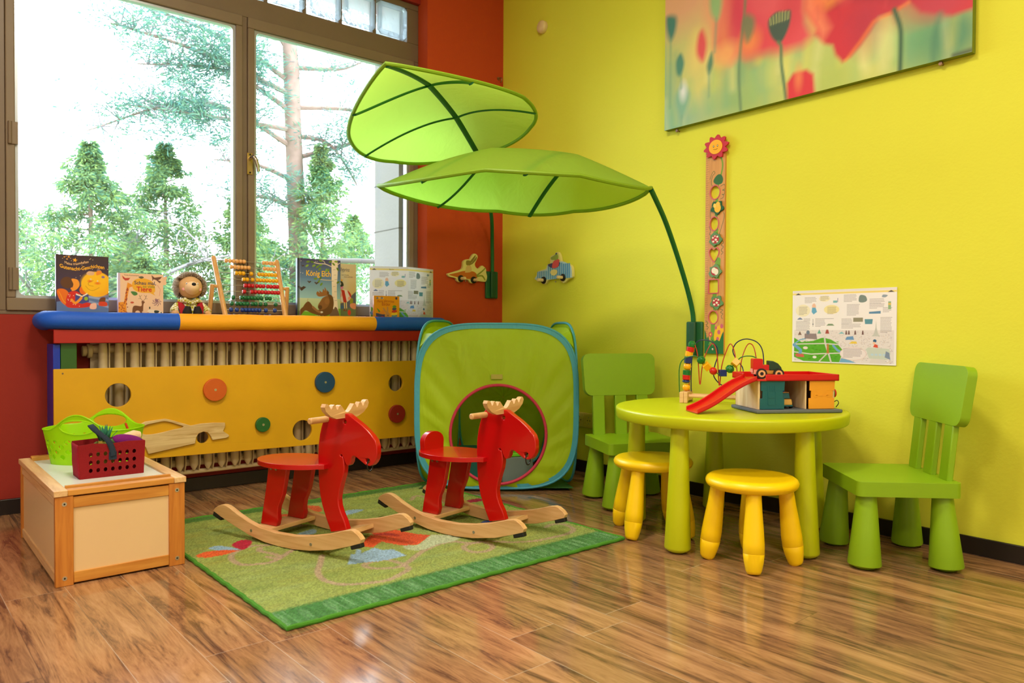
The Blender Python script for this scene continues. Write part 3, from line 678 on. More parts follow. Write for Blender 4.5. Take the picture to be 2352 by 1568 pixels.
# moose picture book, princess book behind it
t, W = book('tall princess picture book standing behind the moose picture book', -1.17, -1.016, .350, -.035, .016, (200, 176, 120), name='princess_book')
P = Paint(W, .350, .0014, (220, 196, 150)); k = W/78.
def K(x, y): return (x*k+.0, .350-y*k)
P.grad(0, .35, (224, 184, 96), (214, 196, 170))
P.poly(cr([K(30,72), K(30,20), K(46,30), K(52,70)]), (206, 200, 190), .03, .7).poly([K(0,175), K(0,118), K(40,108), K(78,76), K(78,175)], (92, 96, 130), .004).poly([K(0,175), K(0,132), K(78,120), K(78,175)], (106, 124, 90), .01).poly([K(0,128), K(36,116), K(44,122), K(0,138)], (60, 100, 170), .004)
P.ell(*K(42,90), 19*k, 18*k, (228, 216, 226)).poly([K(32,72), K(42,74), K(50,108), K(40,110)], (196, 26, 40)).poly(cr([K(52,74), K(62,84), K(62,94), K(54,82)]), (196, 26, 40)).ell(*K(58,96), 5*k, 5*k, (240, 160, 150)).ell(*K(30,88), 5*k, 6*k, (236, 176, 176)).ell(*K(34,66), 5*k, 5*k, (224, 130, 190))
P.poly(cr([K(28,50), K(36,50), K(40,60), K(34,64), K(28,62)]), (30, 36, 50)).ell(*K(29,56), 3*k, 4*k, (240, 206, 180)).poly([K(31,48), K(33,41), K(35,46), K(39,42), K(36,49)], (226, 160, 60))
P.stroke([K(42,108), K(43,124)], .005, (244, 220, 150)).stroke([K(48,108), K(49,124)], .005, (244, 220, 150)).poly([K(38,132), K(43,124), K(46,132)], (130, 60, 40)).poly([K(46,132), K(49,123), K(51,132)], (130, 60, 40))
P.poly(cr([K(60,98), K(68,96), K(68,110), K(60,112)]), (150, 150, 40)).poly(cr([K(60,112), K(76,110), K(76,126), K(62,122)]), (230, 150, 120)).ell(*K(57,136), 5*k, 8*k, (220, 50, 40))
cover(t, P)
m = MB(); text(m, 'Lillyprinz', W*.30, .350-21*k, .030, paint((70, 80, 110), .5), None, .0016, sx=.62); text(m, 'ULF STARK', W*.42, .350-33*k, .0095, paint((110, 100, 90), .5), None, .0016); text(m, 'SILKE LEFFLER', W*.52, .350-38*k, .0095, paint((110, 100, 90), .5), None, .0016, sx=.9)
m.build('lettering', t, flat=True)
t, W = book('moose picture book showing a brown moose asleep against a birch', -1.374, -1.130, .362, .004, .020, (28, 32, 60), name='picture_book')
P = Paint(W, .362, .0014, (120, 170, 200)); k = W/103.
def K(x, y): return (x*k, .362-y*k)
P.grad(.362-88*k, .362-44*k, (150, 196, 216), (96, 132, 180)).grad(.362-44*k, .362, (92, 126, 176), (66, 60, 110)).grad(0, .362-88*k, (120, 176, 40), (190, 205, 180))
P.poly([K(0,150), K(0,116), K(40,120), K(103,110), K(103,150)], (106, 168, 40), .004).poly([K(0,150), K(0,128), K(60,132), K(103,126), K(103,150)], (70, 130, 40), .008)
P.poly(cr([K(82,0), K(95,0), K(96,30), K(94,60), K(95,90), K(98,116), K(101,130), K(90,128), K(76,131), K(80,112), K(82,80), K(81,40)], True, 3), (238, 220, 212))
P.poly(cr([K(81,104), K(86,112), K(90,106), K(96,112), K(101,130), K(90,128), K(76,131)], True, 3), (112, 84, 76)); 
for x, y in ((90,34),(92,44),(88,60),(91,72),(86,85),(92,92),(84,48),(88,22)): P.stroke([K(x-3,y), K(x+2,y-.6)], .0016, (120, 100, 96))
P.stroke(cr([K(83,16), K(66,10), K(52,10), K(38,8)], False), .0040, (232, 214, 206)).stroke(cr([K(66,10), K(62,4), K(56,2)], False), .0026, (232, 214, 206)).stroke(cr([K(82,46), K(66,46), K(52,45)], False), .0030, (226, 200, 160)).stroke(cr([K(95,10), K(101,6)], False), .004, (232,214,206))
for x, y, a in ((24,7,.2),(22,16,.6),(34,7,-.3),(38,15,.5),(47,17,.7),(54,3,-.4),(52,22,.8),(54,13,.3),(68,24,1.2),(73,24,1.4),(86,9,-.7),(92,3,0),(96,20,-1),(42,44,.1),(50,50,1.),(78,4,.4),(54,42,.9),(56,56,.9),(97,50,.6)): P.ell(*K(x,y), .0105, .0052, R_.choice([(104, 140, 44), (130, 160, 60), (84, 120, 36)]), rot=a)
for x, y in ((8,6),(7,32),(12,33),(42,5),(46,5)): P.ell(*K(x,y), .0016, .0016, (255, 240, 230))
for x, y, s_ in ((9,65,1.1),(27,51,.55),(44,53,.6),(12,16,.4)):
    P.poly([K(x-9*s_,y-2*s_), K(x-4*s_,y-3*s_), K(x,y), K(x+4*s_,y-3*s_), K(x+10*s_,y-1*s_), K(x+5*s_,y+3*s_), K(x,y+7*s_), K(x-4*s_,y+3*s_)], (66, 44, 50))
BR1, BR2 = (104, 62, 34), (136, 86, 50)
P.poly(cr([K(74,78), K(84,84), K(86,104), K(78,122), K(60,128), K(34,122), K(18,116), K(8,126), K(4,128), K(3,120), K(10,110), K(22,104), K(30,106), K(40,114), K(54,112), K(66,100), K(70,84)]), BR1, .002).poly(cr([K(12,112), K(20,98), K(28,97), K(38,112), K(28,116)]), BR1, .002)
P.poly(cr([K(60,86), K(72,82), K(76,96), K(70,108), K(58,114), K(50,112), K(48,104), K(54,94)]), BR2, .003).ell(*K(53,108), 5*k, 5*k, (90, 52, 32), .002).ell(*K(70,94), 6*k, 7*k, (150, 98, 56), .006)
P.poly(cr([K(66,82), K(50,84), K(44,78), K(47,72), K(52,76), K(51,70), K(58,74), K(60,66), K(64,70), K(64,62), K(69,70), K(72,80)], True, 3), (150, 96, 56)).poly([K(70,68), K(75,74), K(74,80), K(70,78)], BR1)
P.stroke(cr([K(36,108), K(46,116), K(56,120)], False), .012, (146, 100, 64)).stroke(cr([K(22,97), K(24,90)], False), .003, (170, 150, 130)).ell(*K(57,119), 3*k, 2*k, (220, 210, 204))
P.poly([K(0,0), K(4.4,0), K(4.4,160), K(0,160)], (24, 26, 50), a=.75).stroke([K(5.2,0), K(5.2,150)], .0014, (170, 180, 220))
cover(t, P)
m = MB(); text(m, 'König Elch', W*.185, .362-38*k, .0415, paint((252, 196, 20), .5), None, .0016, sx=.80, bold=.012); text(m, 'Ulf Stark', W*.40, .362-130.5*k, .014, paint((236, 240, 220), .5), None, .0016)
m.build('lettering', t, flat=True)

# folded illustrated city leaflet standing open like a V, small first-pictures book in front
def citymap(W, H, res, x0, x1):
    """illustrated double page (fractions x0..x1 of the sheet): text blocks above, park and roofs below"""
    P = Paint(W, H, res, (246, 246, 250)); L = W/(x1-x0)
    K = lambda x, y: ((x-x0)*L, H*(1-y))
    def q(pts): return [K(*p) for p in pts]
    rr = random.Random(5)
    P.poly(q([(0,.035),(1,.035),(1,.06),(0,.06)]), (244, 226, 140)); P.poly(q([(.0,.0),(1,.0),(1,.03),(0,.03)]), (236, 234, 236))
    P.poly(q([(.03,.06),(.06,.035),(.09,.06)]), (90, 90, 90)).poly(q([(.92,.06),(.95,.035),(.98,.06)]), (90, 90, 90))
    P.poly(q([(.02,.55),(.98,.55),(.98,.985),(.02,.985)]), (232, 229, 233))
    for i in range(900):
        x, y = rr.uniform(.03, .97), .56+.42*rr.random(); s = .003+.008*(y-.5)
        P.poly(q([(x-s, y), (x-s, y-s), (x, y-1.9*s), (x+s, y-s), (x+s, y)]), rr.choice([(206,202,210),(214,210,214),(242,240,244),(196,190,198),(222,210,202)]))
    P.poly(q([(.02,.66),(.10,.72),(.22,.70),(.30,.66),(.33,.655),(.40,.68),(.45,.72),(.52,.83),(.50,.90),(.48,.985),(.12,.985),(.02,.93)]), (92, 178, 56), H*.006)
    for i in range(90): P.ell(*K(rr.uniform(.12,.47), rr.uniform(.70,.96)), L*.012, H*.006, rr.choice([(76,158,44),(110,190,70),(84,170,60)]), H*.006)
    P.stroke(q(cr([(.335,.66),(.345,.75),(.375,.87),(.40,.985)], False)), L*.016, (214, 210, 212)).stroke(q([(.02,.75),(.33,.735),(.47,.745)]), L*.010, (224, 222, 222)).stroke(q([(.02,.86),(.20,.885),(.36,.87),(.50,.86)]), L*.010, (224, 222, 222)).stroke(q([(.36,.87),(.28,.985)]), L*.012, (214, 210, 212))
    P.stroke(q(cr([(.02,.76),(.06,.80),(.09,.84),(.08,.88)], False)), L*.03, (110, 170, 220)).stroke(q([(.02,.75),(.08,.69),(.14,.67)]), L*.012, (130, 180, 220)).stroke(q([(.42,.76),(.46,.82),(.50,.85)]), L*.02, (120, 176, 224)).poly(q([(.48,.985),(.50,.93),(.56,.94),(.64,.985)]), (120, 180, 224))
    P.poly(q([(.13,.67),(.13,.60),(.25,.60),(.26,.68)]), (150, 140, 146)).ell(*K(.165,.585), L*.018, H*.03, (120, 140, 160)).poly(q([(.26,.60),(.28,.54),(.30,.60)]), (110, 180, 160)).poly(q([(.34,.60),(.35,.545),(.37,.545),(.38,.60)]), (170, 90, 84)).poly(q([(.06,.62),(.08,.565),(.10,.62)]), (130, 110, 100)).poly(q([(.47,.60),(.50,.57),(.53,.60)]), (140, 200, 210))
    for x in (.545,.57,.63,.70): P.poly(q([(x-.01,.61),(x-.006,.565),(x,.55),(x+.006,.565),(x+.01,.61)]), (120, 96, 96))
    P.poly(q([(.535,.68),(.55,.64),(.61,.63),(.62,.68)]), (110, 160, 210)).poly(q([(.57,.73),(.60,.70),(.64,.70),(.65,.73)]), (236, 210, 90)).poly(q([(.03,.90),(.05,.88),(.12,.89),(.13,.93),(.05,.93)]), (214, 110, 96)).poly(q([(.36,.74),(.375,.74),(.38,.87),(.355,.87)]), (190, 130, 70)).ell(*K(.14,.80), L*.025, H*.02, (236, 226, 226)).ell(*K(.235,.925), L*.02, H*.018, (240, 240, 240))
    P.poly(q([(.80,.60),(.815,.52),(.82,.42),(.825,.52),(.84,.60),(.86,.63),(.78,.63)]), (200, 206, 204)).poly(q([(.73,.80),(.75,.775),(.94,.79),(.95,.86),(.92,.93),(.76,.92)]), (204, 218, 212)).poly(q([(.76,.985),(.78,.92),(.90,.93),(.91,.985)]), (226, 222, 224))
    for i in range(4): P.poly(q([(.775+i*.036,.88),(.775+i*.036,.855),(.80+i*.036,.857),(.80+i*.036,.882)]), (190, 220, 240))
    P.ell(*K(.81,.69), L*.016, H*.022, (60, 110, 150)).ell(*K(.805,.72), L*.013, H*.018, (240, 206, 180)).poly(q([(.795,.77),(.81,.73),(.835,.74),(.84,.78)]), (220, 90, 70)).poly(q([(.90,.90),(.91,.82),(.94,.84),(.95,.93)]), (130, 150, 180))
    P.ell(*K(.61,.865), L*.125, H*.088, (226, 200, 204)).ell(*K(.61,.865), L*.121, H*.083, (240, 234, 240))
    P.ell(*K(.40,.27), L*.075, H*.062, (244, 232, 150), a=.8).ell(*K(.33,.12), L*.055, H*.04, (244, 236, 180), a=.7).ell(*K(.11,.28), L*.075, H*.085, (244, 236, 180), a=.6)
    def para(x, y, w_, n, dy=.0175, col=(120, 116, 128), a=.75): 
        if x < x1 and x+w_ > x0: P.lines(*K(x, y), w_*L, n, dy*H, col, H*.006, int(x*100+y*1000), a=a)
    para(.13,.10,.12,5); para(.36,.24,.09,6); para(.07,.23,.09,7); para(.29,.09,.08,4); para(.52,.08,.12,6); para(.55,.21,.12,9); para(.76,.145,.14,4); para(.76,.21,.14,4); para(.88,.26,.08,4); para(.04,.43,.15,8); para(.12,.395,.07,3); para(.24,.395,.19,2); para(.24,.43,.10,5); para(.50,.40,.10,5); para(.50,.47,.18,4); para(.86,.385,.10,12); para(.52,.80,.18,8, .016)
    P.poly(q([(.06,.39),(.08,.375),(.10,.39),(.11,.405),(.05,.405)]), (120, 140, 180)).poly(q([(.35,.49),(.37,.465),(.41,.465),(.43,.49)]), (130, 160, 130)).poly(q([(.61,.385),(.70,.385),(.70,.44),(.61,.44)]), (150, 150, 130)).poly(q([(.715,.405),(.79,.405),(.785,.47),(.72,.47)]), (100, 160, 180)).poly(q([(.755,.31),(.86,.30),(.86,.335),(.755,.335)]), (100, 150, 190)).poly(q([(.925,.18),(.95,.18),(.95,.28),(.925,.28)]), (150, 190, 150)).poly(q([(.925,.20),(.95,.20),(.95,.225),(.925,.225)]), (230, 200, 110))
    P.poly(cr(q([(.67,.09),(.72,.10),(.735,.16),(.70,.185),(.66,.17)])), (130, 150, 150)).poly(cr(q([(.88,.09),(.92,.10),(.90,.125),(.87,.12)])), (150, 170, 190)).poly(q([(.20,.30),(.205,.24),(.24,.24),(.255,.30),(.22,.335)]), (110, 180, 220)).poly(q([(.205,.24),(.205,.20),(.225,.18),(.24,.20),(.245,.24)]), (240, 200, 176)).stroke(q([(.215,.40),(.215,.50)]), L*.004, (120, 120, 130)).ell(*K(.215,.47), L*.006, H*.01, (110, 120, 140)).stroke(q([(.46,.12),(.46,.17)]), L*.006, (150, 150, 190)).poly(q([(.415,.15),(.455,.15),(.455,.18),(.415,.18)]), (130, 190, 200))
    return P
lf = thing('city_leaflet', 'white illustrated city leaflet standing folded behind the small orange book', 'leaflet', (.070, -.742, SZ), 0)
for (x0, x1, ang, sgn) in ((0, .5, R90+math.radians(-26), -1), (.5, 1, R90+math.radians(16), 1)):
    Pw, Ph = .217, .346
    P = citymap(Pw, Ph, .0014, x0, x1)
    o = P.build('page', lf, thin_print()); o.rotation_euler = (0, 0, ang)
    o.location = (-Pw*math.cos(ang), -Pw*math.sin(ang), 0) if sgn < 0 else (0, 0, 0)
    bk = MB().box(0, Pw, .0004, .0008, 0, Ph, cloth((240, 240, 244), .5, .5, 'paper', 0., 1.)).build('page_back', o)
m = MB(); text(m, 'Berlin', .11, .326, .011, paint((110, 120, 90), .5), None, .001); o = m.build('lettering', lf, flat=True)
a_ = R90+math.radians(-26); o.rotation_euler = (0, 0, a_); o.location = (-.217*math.cos(a_), -.217*math.sin(a_), 0)
t, W = book('small orange first pictures book leaning in front of the white leaflet', -.955, -.800, .176, .068, .014, (226, 140, 20), name='toddler_book', rz=-.05)
t.location = (.066, -.957, SZ)
P = Paint(W, .176, .0012, (240, 156, 16)); k = W/100.
def K(x, y): return (x*k, .176-y*k)
P.poly([K(6,62), K(42,66), K(42,80), K(8,80)], (56, 60, 120)).ell(*K(10,82), 9*k, 9*k, (206, 40, 40)).ell(*K(32,82), 9*k, 9*k, (206, 40, 40)).poly(cr([K(10,44), K(24,56), K(20,62)]), (90, 140, 50)).poly(cr([K(16,62), K(40,50), K(40,66)]), (236, 140, 40))
P.poly(cr([K(44,64), K(54,58), K(62,66), K(58,78), K(46,78)]), (206, 140, 84)).poly(cr([K(50,60), K(50,40), K(55,40), K(55,60)]), (206, 140, 84)).poly(cr([K(46,62), K(34,46), K(38,43), K(50,58)]), (206, 140, 84)).ell(*K(54,70), 2*k, 2*k, (40, 30, 30)).poly(cr([K(48,80), K(62,80), K(66,98), K(46,98)]), (226, 220, 220)).stroke([K(47,88), K(64,88)], .003, (206, 60, 50))
for x, y, rx, cc in ((80,72,12,(90,140,180)),(80,64,13,(244,206,40)),(80,55,11,(206,40,40)),(80,46,9,(60,70,130)),(80,38,8,(90,140,50))): P.ell(*K(x,y), rx*k, 5*k, cc, rot=.12)
P.ell(*K(12,8), 4*k, 4*k, (70, 60, 110)).ell(*K(30,8), 5*k, 4*k, (70, 60, 110)).poly([K(83,4), K(92,3), K(92,12), K(84,12)], (70, 60, 110))
cover(t, P)
m = MB(); text(m, 'ministeps', W*.07, .176-10*k, .0125, paint((236, 230, 240), .5), None, .0016); text(m, 'Meine allerersten', W*.11, .176-25*k, .0215, paint((186, 70, 24), .5), lambda a, b: (a*.70, b+.004*math.sin(a*20)), .0016); text(m, 'Bilder', W*.29, .176-35*k, .0255, paint((186, 70, 24), .5), None, .0016, sx=.9)
m.build('lettering', t, flat=True)

# plush hedgehog toy
t = thing('hedgehog_toy', 'plush hedgehog doll in checked shirt and red waistcoat sitting on the sill', 'soft toy', (.020, -1.920, SZ), R90-.08)
SK = paint((226, 180, 128), .85, .1, .2, 80.); BLK = paint((24, 24, 30), .8); VEST = paint((176, 22, 40), .9, .1, .3, 200.)
m = MB(); prof = [(.02, 0), (.050, .004), (.056, .03), (.050, .07), (.040, .10), (.030, .122), (.015, .13)]
def check():
    m_, nt, out = new_mat('checked_cotton'); b = bsdf(nt, out, (1,1,1), .85); tc = N(nt, 'TexCoord'); ck = N(nt, 'TexChecker', i_Scale=95.)
    ck.inputs[1].default_value = (*lin((238, 236, 214)), 1); ck.inputs[2].default_value = (*lin((176, 172, 40)), 1)
    nt.links.new(tc.outputs['Object'], ck.inputs[0]); nt.links.new(ck.outputs[0], b.inputs[0]); return m_
SHIRT = check()
m.lathe(prof, SHIRT, 24, sx=1., sy=.8); shirt = m.build('shirt', t)
MB().tube([(-.048, .0, .118), (-.026, -.030, .124), (0, -.036, .110), (.026, -.030, .124), (.048, 0, .118)], [.010, .013, .010, .013, .010], SHIRT, 10).build('collar', shirt)
for s in (-1, 1):
    MB().tube([(s*.046, -.004, .112), (s*.040, -.036, .09), (s*.034, -.048, .055), (s*.040, -.042, .02)], [.012, .016, .016, .012], VEST, 10, flat=.7).build('waistcoat', t)
    a = MB().tube([(s*.052, -.004, .10), (s*.070, -.018, .078), (s*.074, -.034, .064)], [.017, .019, .020], SHIRT, 12).build('sleeve', t)
    MB().tube([(s*.074, -.036, .062), (s*.073, -.046, .058), (s*.070, -.056, .062), (s*.064, -.062, .068)], [.014, .015, .014, .008], SK, 12).build('hand', a)
    MB().tube([(s*.02, -.03, .03), (s*.024, -.056, .045), (s*.023, -.066, .07), (s*.020, -.066, .094)], [.02, .022, .020, .012], BLK, 12).build('shoe', t)
hd = MB(); hd.ball((0, -.012, .185), (.055, .053, .054), SK, 28); hd = hd.build('head', t)
MB().tube([(0, -.052, .180), (0, -.076, .184), (0, -.090, .190), (0, -.096, .193)], [.033, .027, .018, .008], paint((248, 216, 176), .85), 16).build('muzzle', hd)
MB().ball((0, -.096, .196), (.010, .008, .008), BLK, 12).build('nose', hd)
for s in (-1, 1):
    MB().ball((s*.024, -.058, .200), (.0045, .003, .0055), paint((244, 244, 244), .3), 10).ball((s*.024, -.0605, .199), (.0026, .002, .0034), paint((40, 60, 120), .2), 8).build('eye', hd)
    MB().ball((s*.036, -.050, .174), (.0075, .003, .0075), paint((240, 170, 170), .9), 10).build('cheek', hd)
    MB().ball((s*.050, -.004, .190), (.012, .010, .016), SK, 12).build('ear', hd)
MB().prism([(-.007, .156), (.007, .156), (0, .147)], -.058, -.054, paint((200, 30, 40), .6), 'xz').build('mouth', hd)
rng = np.random.default_rng(3); n = 9000; d = rng.normal(size=(n*4, 3)); d /= np.linalg.norm(d, axis=1)[:, None]
d = d[(d[:, 1] > -.52) & ((np.abs(d[:, 0]) > .80) | (d[:, 2] > .62) | (d[:, 1] > .15)) & (d[:, 2] > -.75)][:n]
sprays_p = np.array([0, -.004, .186])+d*np.array([.062, .056, .060]); e = d+rng.normal(size=d.shape)*.25; e /= np.linalg.norm(e, axis=1)[:, None]
q = np.cross(e, rng.normal(size=e.shape)); q /= np.linalg.norm(q, axis=1)[:, None]; ln = (.013+.007*rng.random(len(d)))[:, None]
V = np.stack([sprays_p-q*.0012, sprays_p+q*.0012, sprays_p+e*ln], 1).reshape(-1, 3)
FUR = leaf_mat((110, 80, 58), (240, 224, 204), 'fur')
fm = MB(); fm.v = [tuple(x) for x in V]; fm.f = [(3*i, 3*i+1, 3*i+2) for i in range(len(d))]; fm.m = [0]*len(d); fm.mats = [FUR]
fm.ball((0, 0, .187), (.060, .052, .058), paint((110, 82, 60), .9), 20); fm.build('fur', hd, flat=True)['kind'] = 'stuff'

# abacus
t = thing('abacus', 'wooden abacus with rows of tan, yellow, red, green and blue beads', 'abacus', (0, -1.615, SZ))
BEE = wood((224, 176, 112), (206, 152, 90), 'Z', 8., .4); WIRE = paint((190, 186, 176), .3, Metallic=.7)
def ab(s, y): return Vector((-.085+.145*s, y+1.615, 1.158-.348*s-SZ))
tl, tr = ab(0, -1.777), ab(0, -1.452); bl, br_ = ab(.99, -1.755), ab(.99, -1.456)
MB().tube([tl, tl.lerp(bl, .02), bl], [.009, .0125, .0125], BEE, 16).build('post', t); MB().tube([tr, tr.lerp(br_, .02), br_], [.009, .0125, .0125], BEE, 16).build('post', t)
for s, a, b in ((-1, tl, bl), (1, tr, br_)):
    p = a.lerp(b, .44); MB().cyl(p+Vector((0, s*.012, 0)), p+Vector((0, s*.026, 0)), .008, BEE).tube([p+Vector((0, s*.034, .010)), p+Vector((-.012, s*.036, -.05)), Vector((-.062, p.y+s*.042, .004))], [.011, .0115, .010], BEE, 12).build('stand_leg', t)
rows = [[350,440,525,610,695,780,1260,1340,1425,1510],[465,548,635,720,800,885,1275,1360,1440,1525],[575,660,745,938,1135,1215,1300,1380,1460,1545],[745,830,960,1080,1160,1240,1322,1400,1485,1565],[775,865,955,1065,1150,1230,1335,1415,1500,1580],
        [735,925,1020,1110,1190,1275,1355,1440,1520,1600],[455,660,748,832,915,998,1080,1160,1295,1380],[408,540,625,712,795,918,1008,1130,1257,1520],[380,522,660,748,835,918,1003,1090,1255,1490],[325,447,585,705,800,885,970,1085,1230,1350]]
BC = [(234, 180, 116), (236, 178, 20), (196, 22, 40), (20, 108, 62), (22, 62, 150)]
for i, rw in enumerate(rows):
    f = .052+.0905*i; a = tl.lerp(bl, f); b = tr.lerp(br_, f); MB().cyl(a, b, .0016, WIRE, n=8).build('rod', t)
    xl = 70+(240-70)*i/9.5; xr = 1600+(1770-1600)*i/9.5
    base = None
    for x in rw:
        p = a.lerp(b, (x-xl)/(xr-xl))
        if base is None:
            base = MB().lathe([(.002, -.0088), (.008, -.0078), (.0107, -.004), (.0107, .004), (.008, .0078), (.002, .0088)], paint(BC[i//2], .35), 18, Matrix.Rotation(R90, 4, 'X')).build('bead', t); base.location = p
            if i % 2 == 0: keep0 = base
        else:
            c = base.copy(); C.objects.link(c); c.parent = t; c.location = p

# ------------------------------------------------------------------ rug
ax = Vector((-.0247, .99969, 0))
rg = thing('rug', 'green pile rug with flowers and pink tendrils under the two rocking moose', 'rug', (1.866, -2.202, 0), math.atan2(ax.y, ax.x))
RW, RH = 1.342, 1.335
P = Paint(RW, RH, .0045, (142, 158, 80))
rr = random.Random(4)
for i in range(420): P.ell(rr.uniform(0, RW), rr.uniform(0, RH), rr.uniform(.01, .09), rr.uniform(.005, .022), rr.choice([(164, 178, 96), (108, 136, 66), (160, 156, 70), (124, 150, 90), (154, 176, 116)]), .03, .35)
P.poly([(0,0),(RW,0),(RW,.125),(0,.125)], (64, 122, 58), .02)
for i in range(300):
    x = rr.uniform(0, RW); P.stroke([(x, rr.uniform(.0, .05)), (x+rr.uniform(-.004, .004), rr.uniform(.07, .125))], .004, rr.choice([(110, 160, 110), (84, 142, 78), (50, 100, 44), (130, 176, 130)]), .006, .6)
P.poly([(0,RH-.07),(RW,RH-.07),(RW,RH),(0,RH)], (72, 118, 50), .02)
MAU = (172, 150, 128)
for v in ([(0.164,.768),(.123,.733),(.1,.67),(.105,.602),(.139,.574),(.191,.562),(.246,.597),(.297,.639),(.34,.655)], [(.161,.77),(.215,.787),(.243,.774),(.27,.76)], [(.229,.749),(.213,.709),(.232,.659),(.24,.602),(.224,.583),(.208,.629)],
          [(.358,.521),(.307,.434),(.27,.375),(.248,.307),(.25,.251),(.272,.206),(.33,.171),(.399,.154),(.469,.18),(.51,.205),(.524,.25),(.557,.273),(.61,.311),(.671,.347),(.747,.373),(.812,.366),(.844,.312),(.895,.298),(.936,.263),(.979,.218),(1.047,.181),(1.129,.172),(1.201,.172),(1.258,.187),(1.29,.225),(1.299,.284),(1.264,.313),(1.217,.296)],
          [(.524,.254),(.506,.331),(.45,.346),(.415,.329),(.426,.282),(.477,.247),(.517,.244)], [(.895,.298),(.895,.251),(.873,.214),(.83,.196),(.792,.211),(.784,.253),(.802,.291),(.839,.306),(.873,.297)],
          [(1.066,1.042),(1.12,1.098),(1.146,1.06),(1.115,.95),(1.16,.9)], [(.45,.95),(.55,.93),(.62,1.0),(.58,1.08)]):
    P.stroke(cr(v, False, 5), .021, MAU, .006, .9)
P.poly(cr([(.217,.888),(.24,.85),(.195,.777),(.165,.772),(.165,.85)]), (176, 24, 58), .006).poly(cr([(.085,.862),(.129,.862),(.165,.77),(.104,.805)]), (140, 176, 206), .006).poly(cr([(.02,.795),(.075,.818),(.160,.766),(.053,.746)]), (216, 92, 40), .006)
BLUE = (146, 180, 214)
P.poly([(.489,.515),(.494,.493),(.475,.457),(.545,.487),(.555,.442),(.586,.43),(.586,.336),(.506,.331),(.378,.375),(.441,.468),(.456,.464)], BLUE, .006).poly(cr([(.412,.836),(.49,.858),(.470,.800),(.429,.798)]), BLUE, .006)
P.poly([(.505,.542),(.62,.640),(.640,.566),(.545,.495)], (214, 84, 40), .006).poly([(.60,.56),(.64,.67),(.729,.668),(.747,.59),(.766,.533),(.797,.496),(.691,.42),(.643,.442),(.62,.489)], (214, 84, 44), .006)
P.poly(cr([(.62,.65),(.69,.62),(.70,.56),(.66,.60)]), (150, 30, 40), .02, .8).poly(cr([(.643,.442),(.691,.42),(.793,.49),(.833,.467),(.877,.411),(.817,.372),(.741,.374),(.662,.352),(.625,.39)]), (178, 192, 158), .008)
P.poly(cr([(1.235,.868),(1.325,.870),(1.305,.82),(1.238,.825)]), (150, 24, 60), .006).poly(cr([(1.058,.518),(1.1,.53),(1.10,.50),(1.06,.50)]), (60, 90, 170), .006).poly(cr([(.683,.985),(.74,1.05),(.80,1.018),(.755,.990)]), BLUE, .006).poly(cr([(.62,1.25),(.68,1.20),(.64,1.10),(.60,1.18)]), (200, 90, 50), .006).poly(cr([(.43,1.15),(.5,1.16),(.55,1.12),(.47,1.12)]), (200, 84, 50), .006)
ns = NR.random(P.Cc.shape[:2]); P.Cc *= (.66+.5*ns)[..., None]
Zp = .0125-.0045*NR.random(P.X.shape); ed = np.minimum(np.minimum(P.X, RW-P.X), np.minimum(P.Y, RH-P.Y)); Zp -= .006*np.clip(1-ed/.006, 0, 1)
o = P.build('pile', rg, printed(.95), flatxy=True, Z=Zp); o['kind'] = 'stuff'
bd = MB(); B = []
for (a, b2), (c, d) in (((0,0),(RW,0)), ((RW,0),(RW,RH)), ((RW,RH),(0,RH)), ((0,RH),(0,0))):
    for i in range(70):
        f = i/70; B.append((a+(c-a)*f+.0016*math.sin(i*1.9), b2+(d-b2)*f+.0016*math.sin(i*2.3), .0066+.0010*math.sin(i*1.1)))
bd.tube(B, .0068, paint((74, 146, 36), .95, .2, .6, 300.), 8, closed=True).box(0, RW, 0, RH, .0005, .004, paint((90, 110, 50), .9)); bd.build('edge_binding', rg)

# ------------------------------------------------------------------ rocking moose
MR = paint((190, 4, 10), .26, .04, Coat_Weight=.3); BCH = wood((226, 184, 132), (206, 158, 104), 'X', 4., .45); BCH2 = wood((226, 184, 132), (206, 158, 104), 'Y', 4., .45); RUB = paint((26, 26, 28), .7); STE = paint((170, 170, 170), .3, Metallic=.9)
BODY = [(.119,.054),(.198,.072),(.185,.104),(.168,.131),(.158,.155),(.155,.18),(.16,.207),(.171,.242),(.181,.269),(.185,.294),(.183,.322),(.176,.338),(.168,.336),(.164,.341),(.172,.344),(.180,.334),(.191,.312),(.199,.305),(.208,.308),(.216,.320),(.219,.334),(.226,.342),(.236,.343),(.247,.338),(.263,.329),(.285,.317),(.304,.314),(.318,.319),(.329,.329),(.337,.344),(.340,.363),(.339,.388),(.331,.408),(.315,.424),(.296,.439),(.269,.457),(.241,.472),(.219,.484),(.202,.493),(.185,.494),(.155,.491),(.125,.490),(.110,.491),(.100,.490),(.092,.481),(.081,.461),(.072,.439),(.063,.408),(.057,.373),(.055,.338),(.055,.316),(.055,.286),(.057,.251),(.060,.217),(.066,.183),(.075,.149),(.087,.121),(.102,.088)]
LEG = [(-.138,.287),(-.040,.287),(-.046,.255),(-.053,.225),(-.062,.185),(-.075,.155),(-.086,.135),(-.090,.11),(-.087,.085),(-.092,.066),(-.097,.058),(-.181,.058),(-.173,.10),(-.164,.14),(-.150,.21)]
ROCK = [(-.373,.096),(-.358,.110),(-.341,.119),(-.325,.125),(-.309,.126),(-.293,.124),(-.277,.119),(-.233,.101),(-.177,.082),(-.111,.067),(-.03,.060),(.062,.062),(.145,.073),(.225,.090),(.282,.107),(.310,.116),(.335,.121),(.352,.119),(.372,.108),(.385,.095),(.380,.082),(.332,.065),(.251,.040),(.145,.021),(.062,.0135),(-.01,.0125),(-.085,.017),(-.165,.031),(-.245,.053),(-.328,.079)]
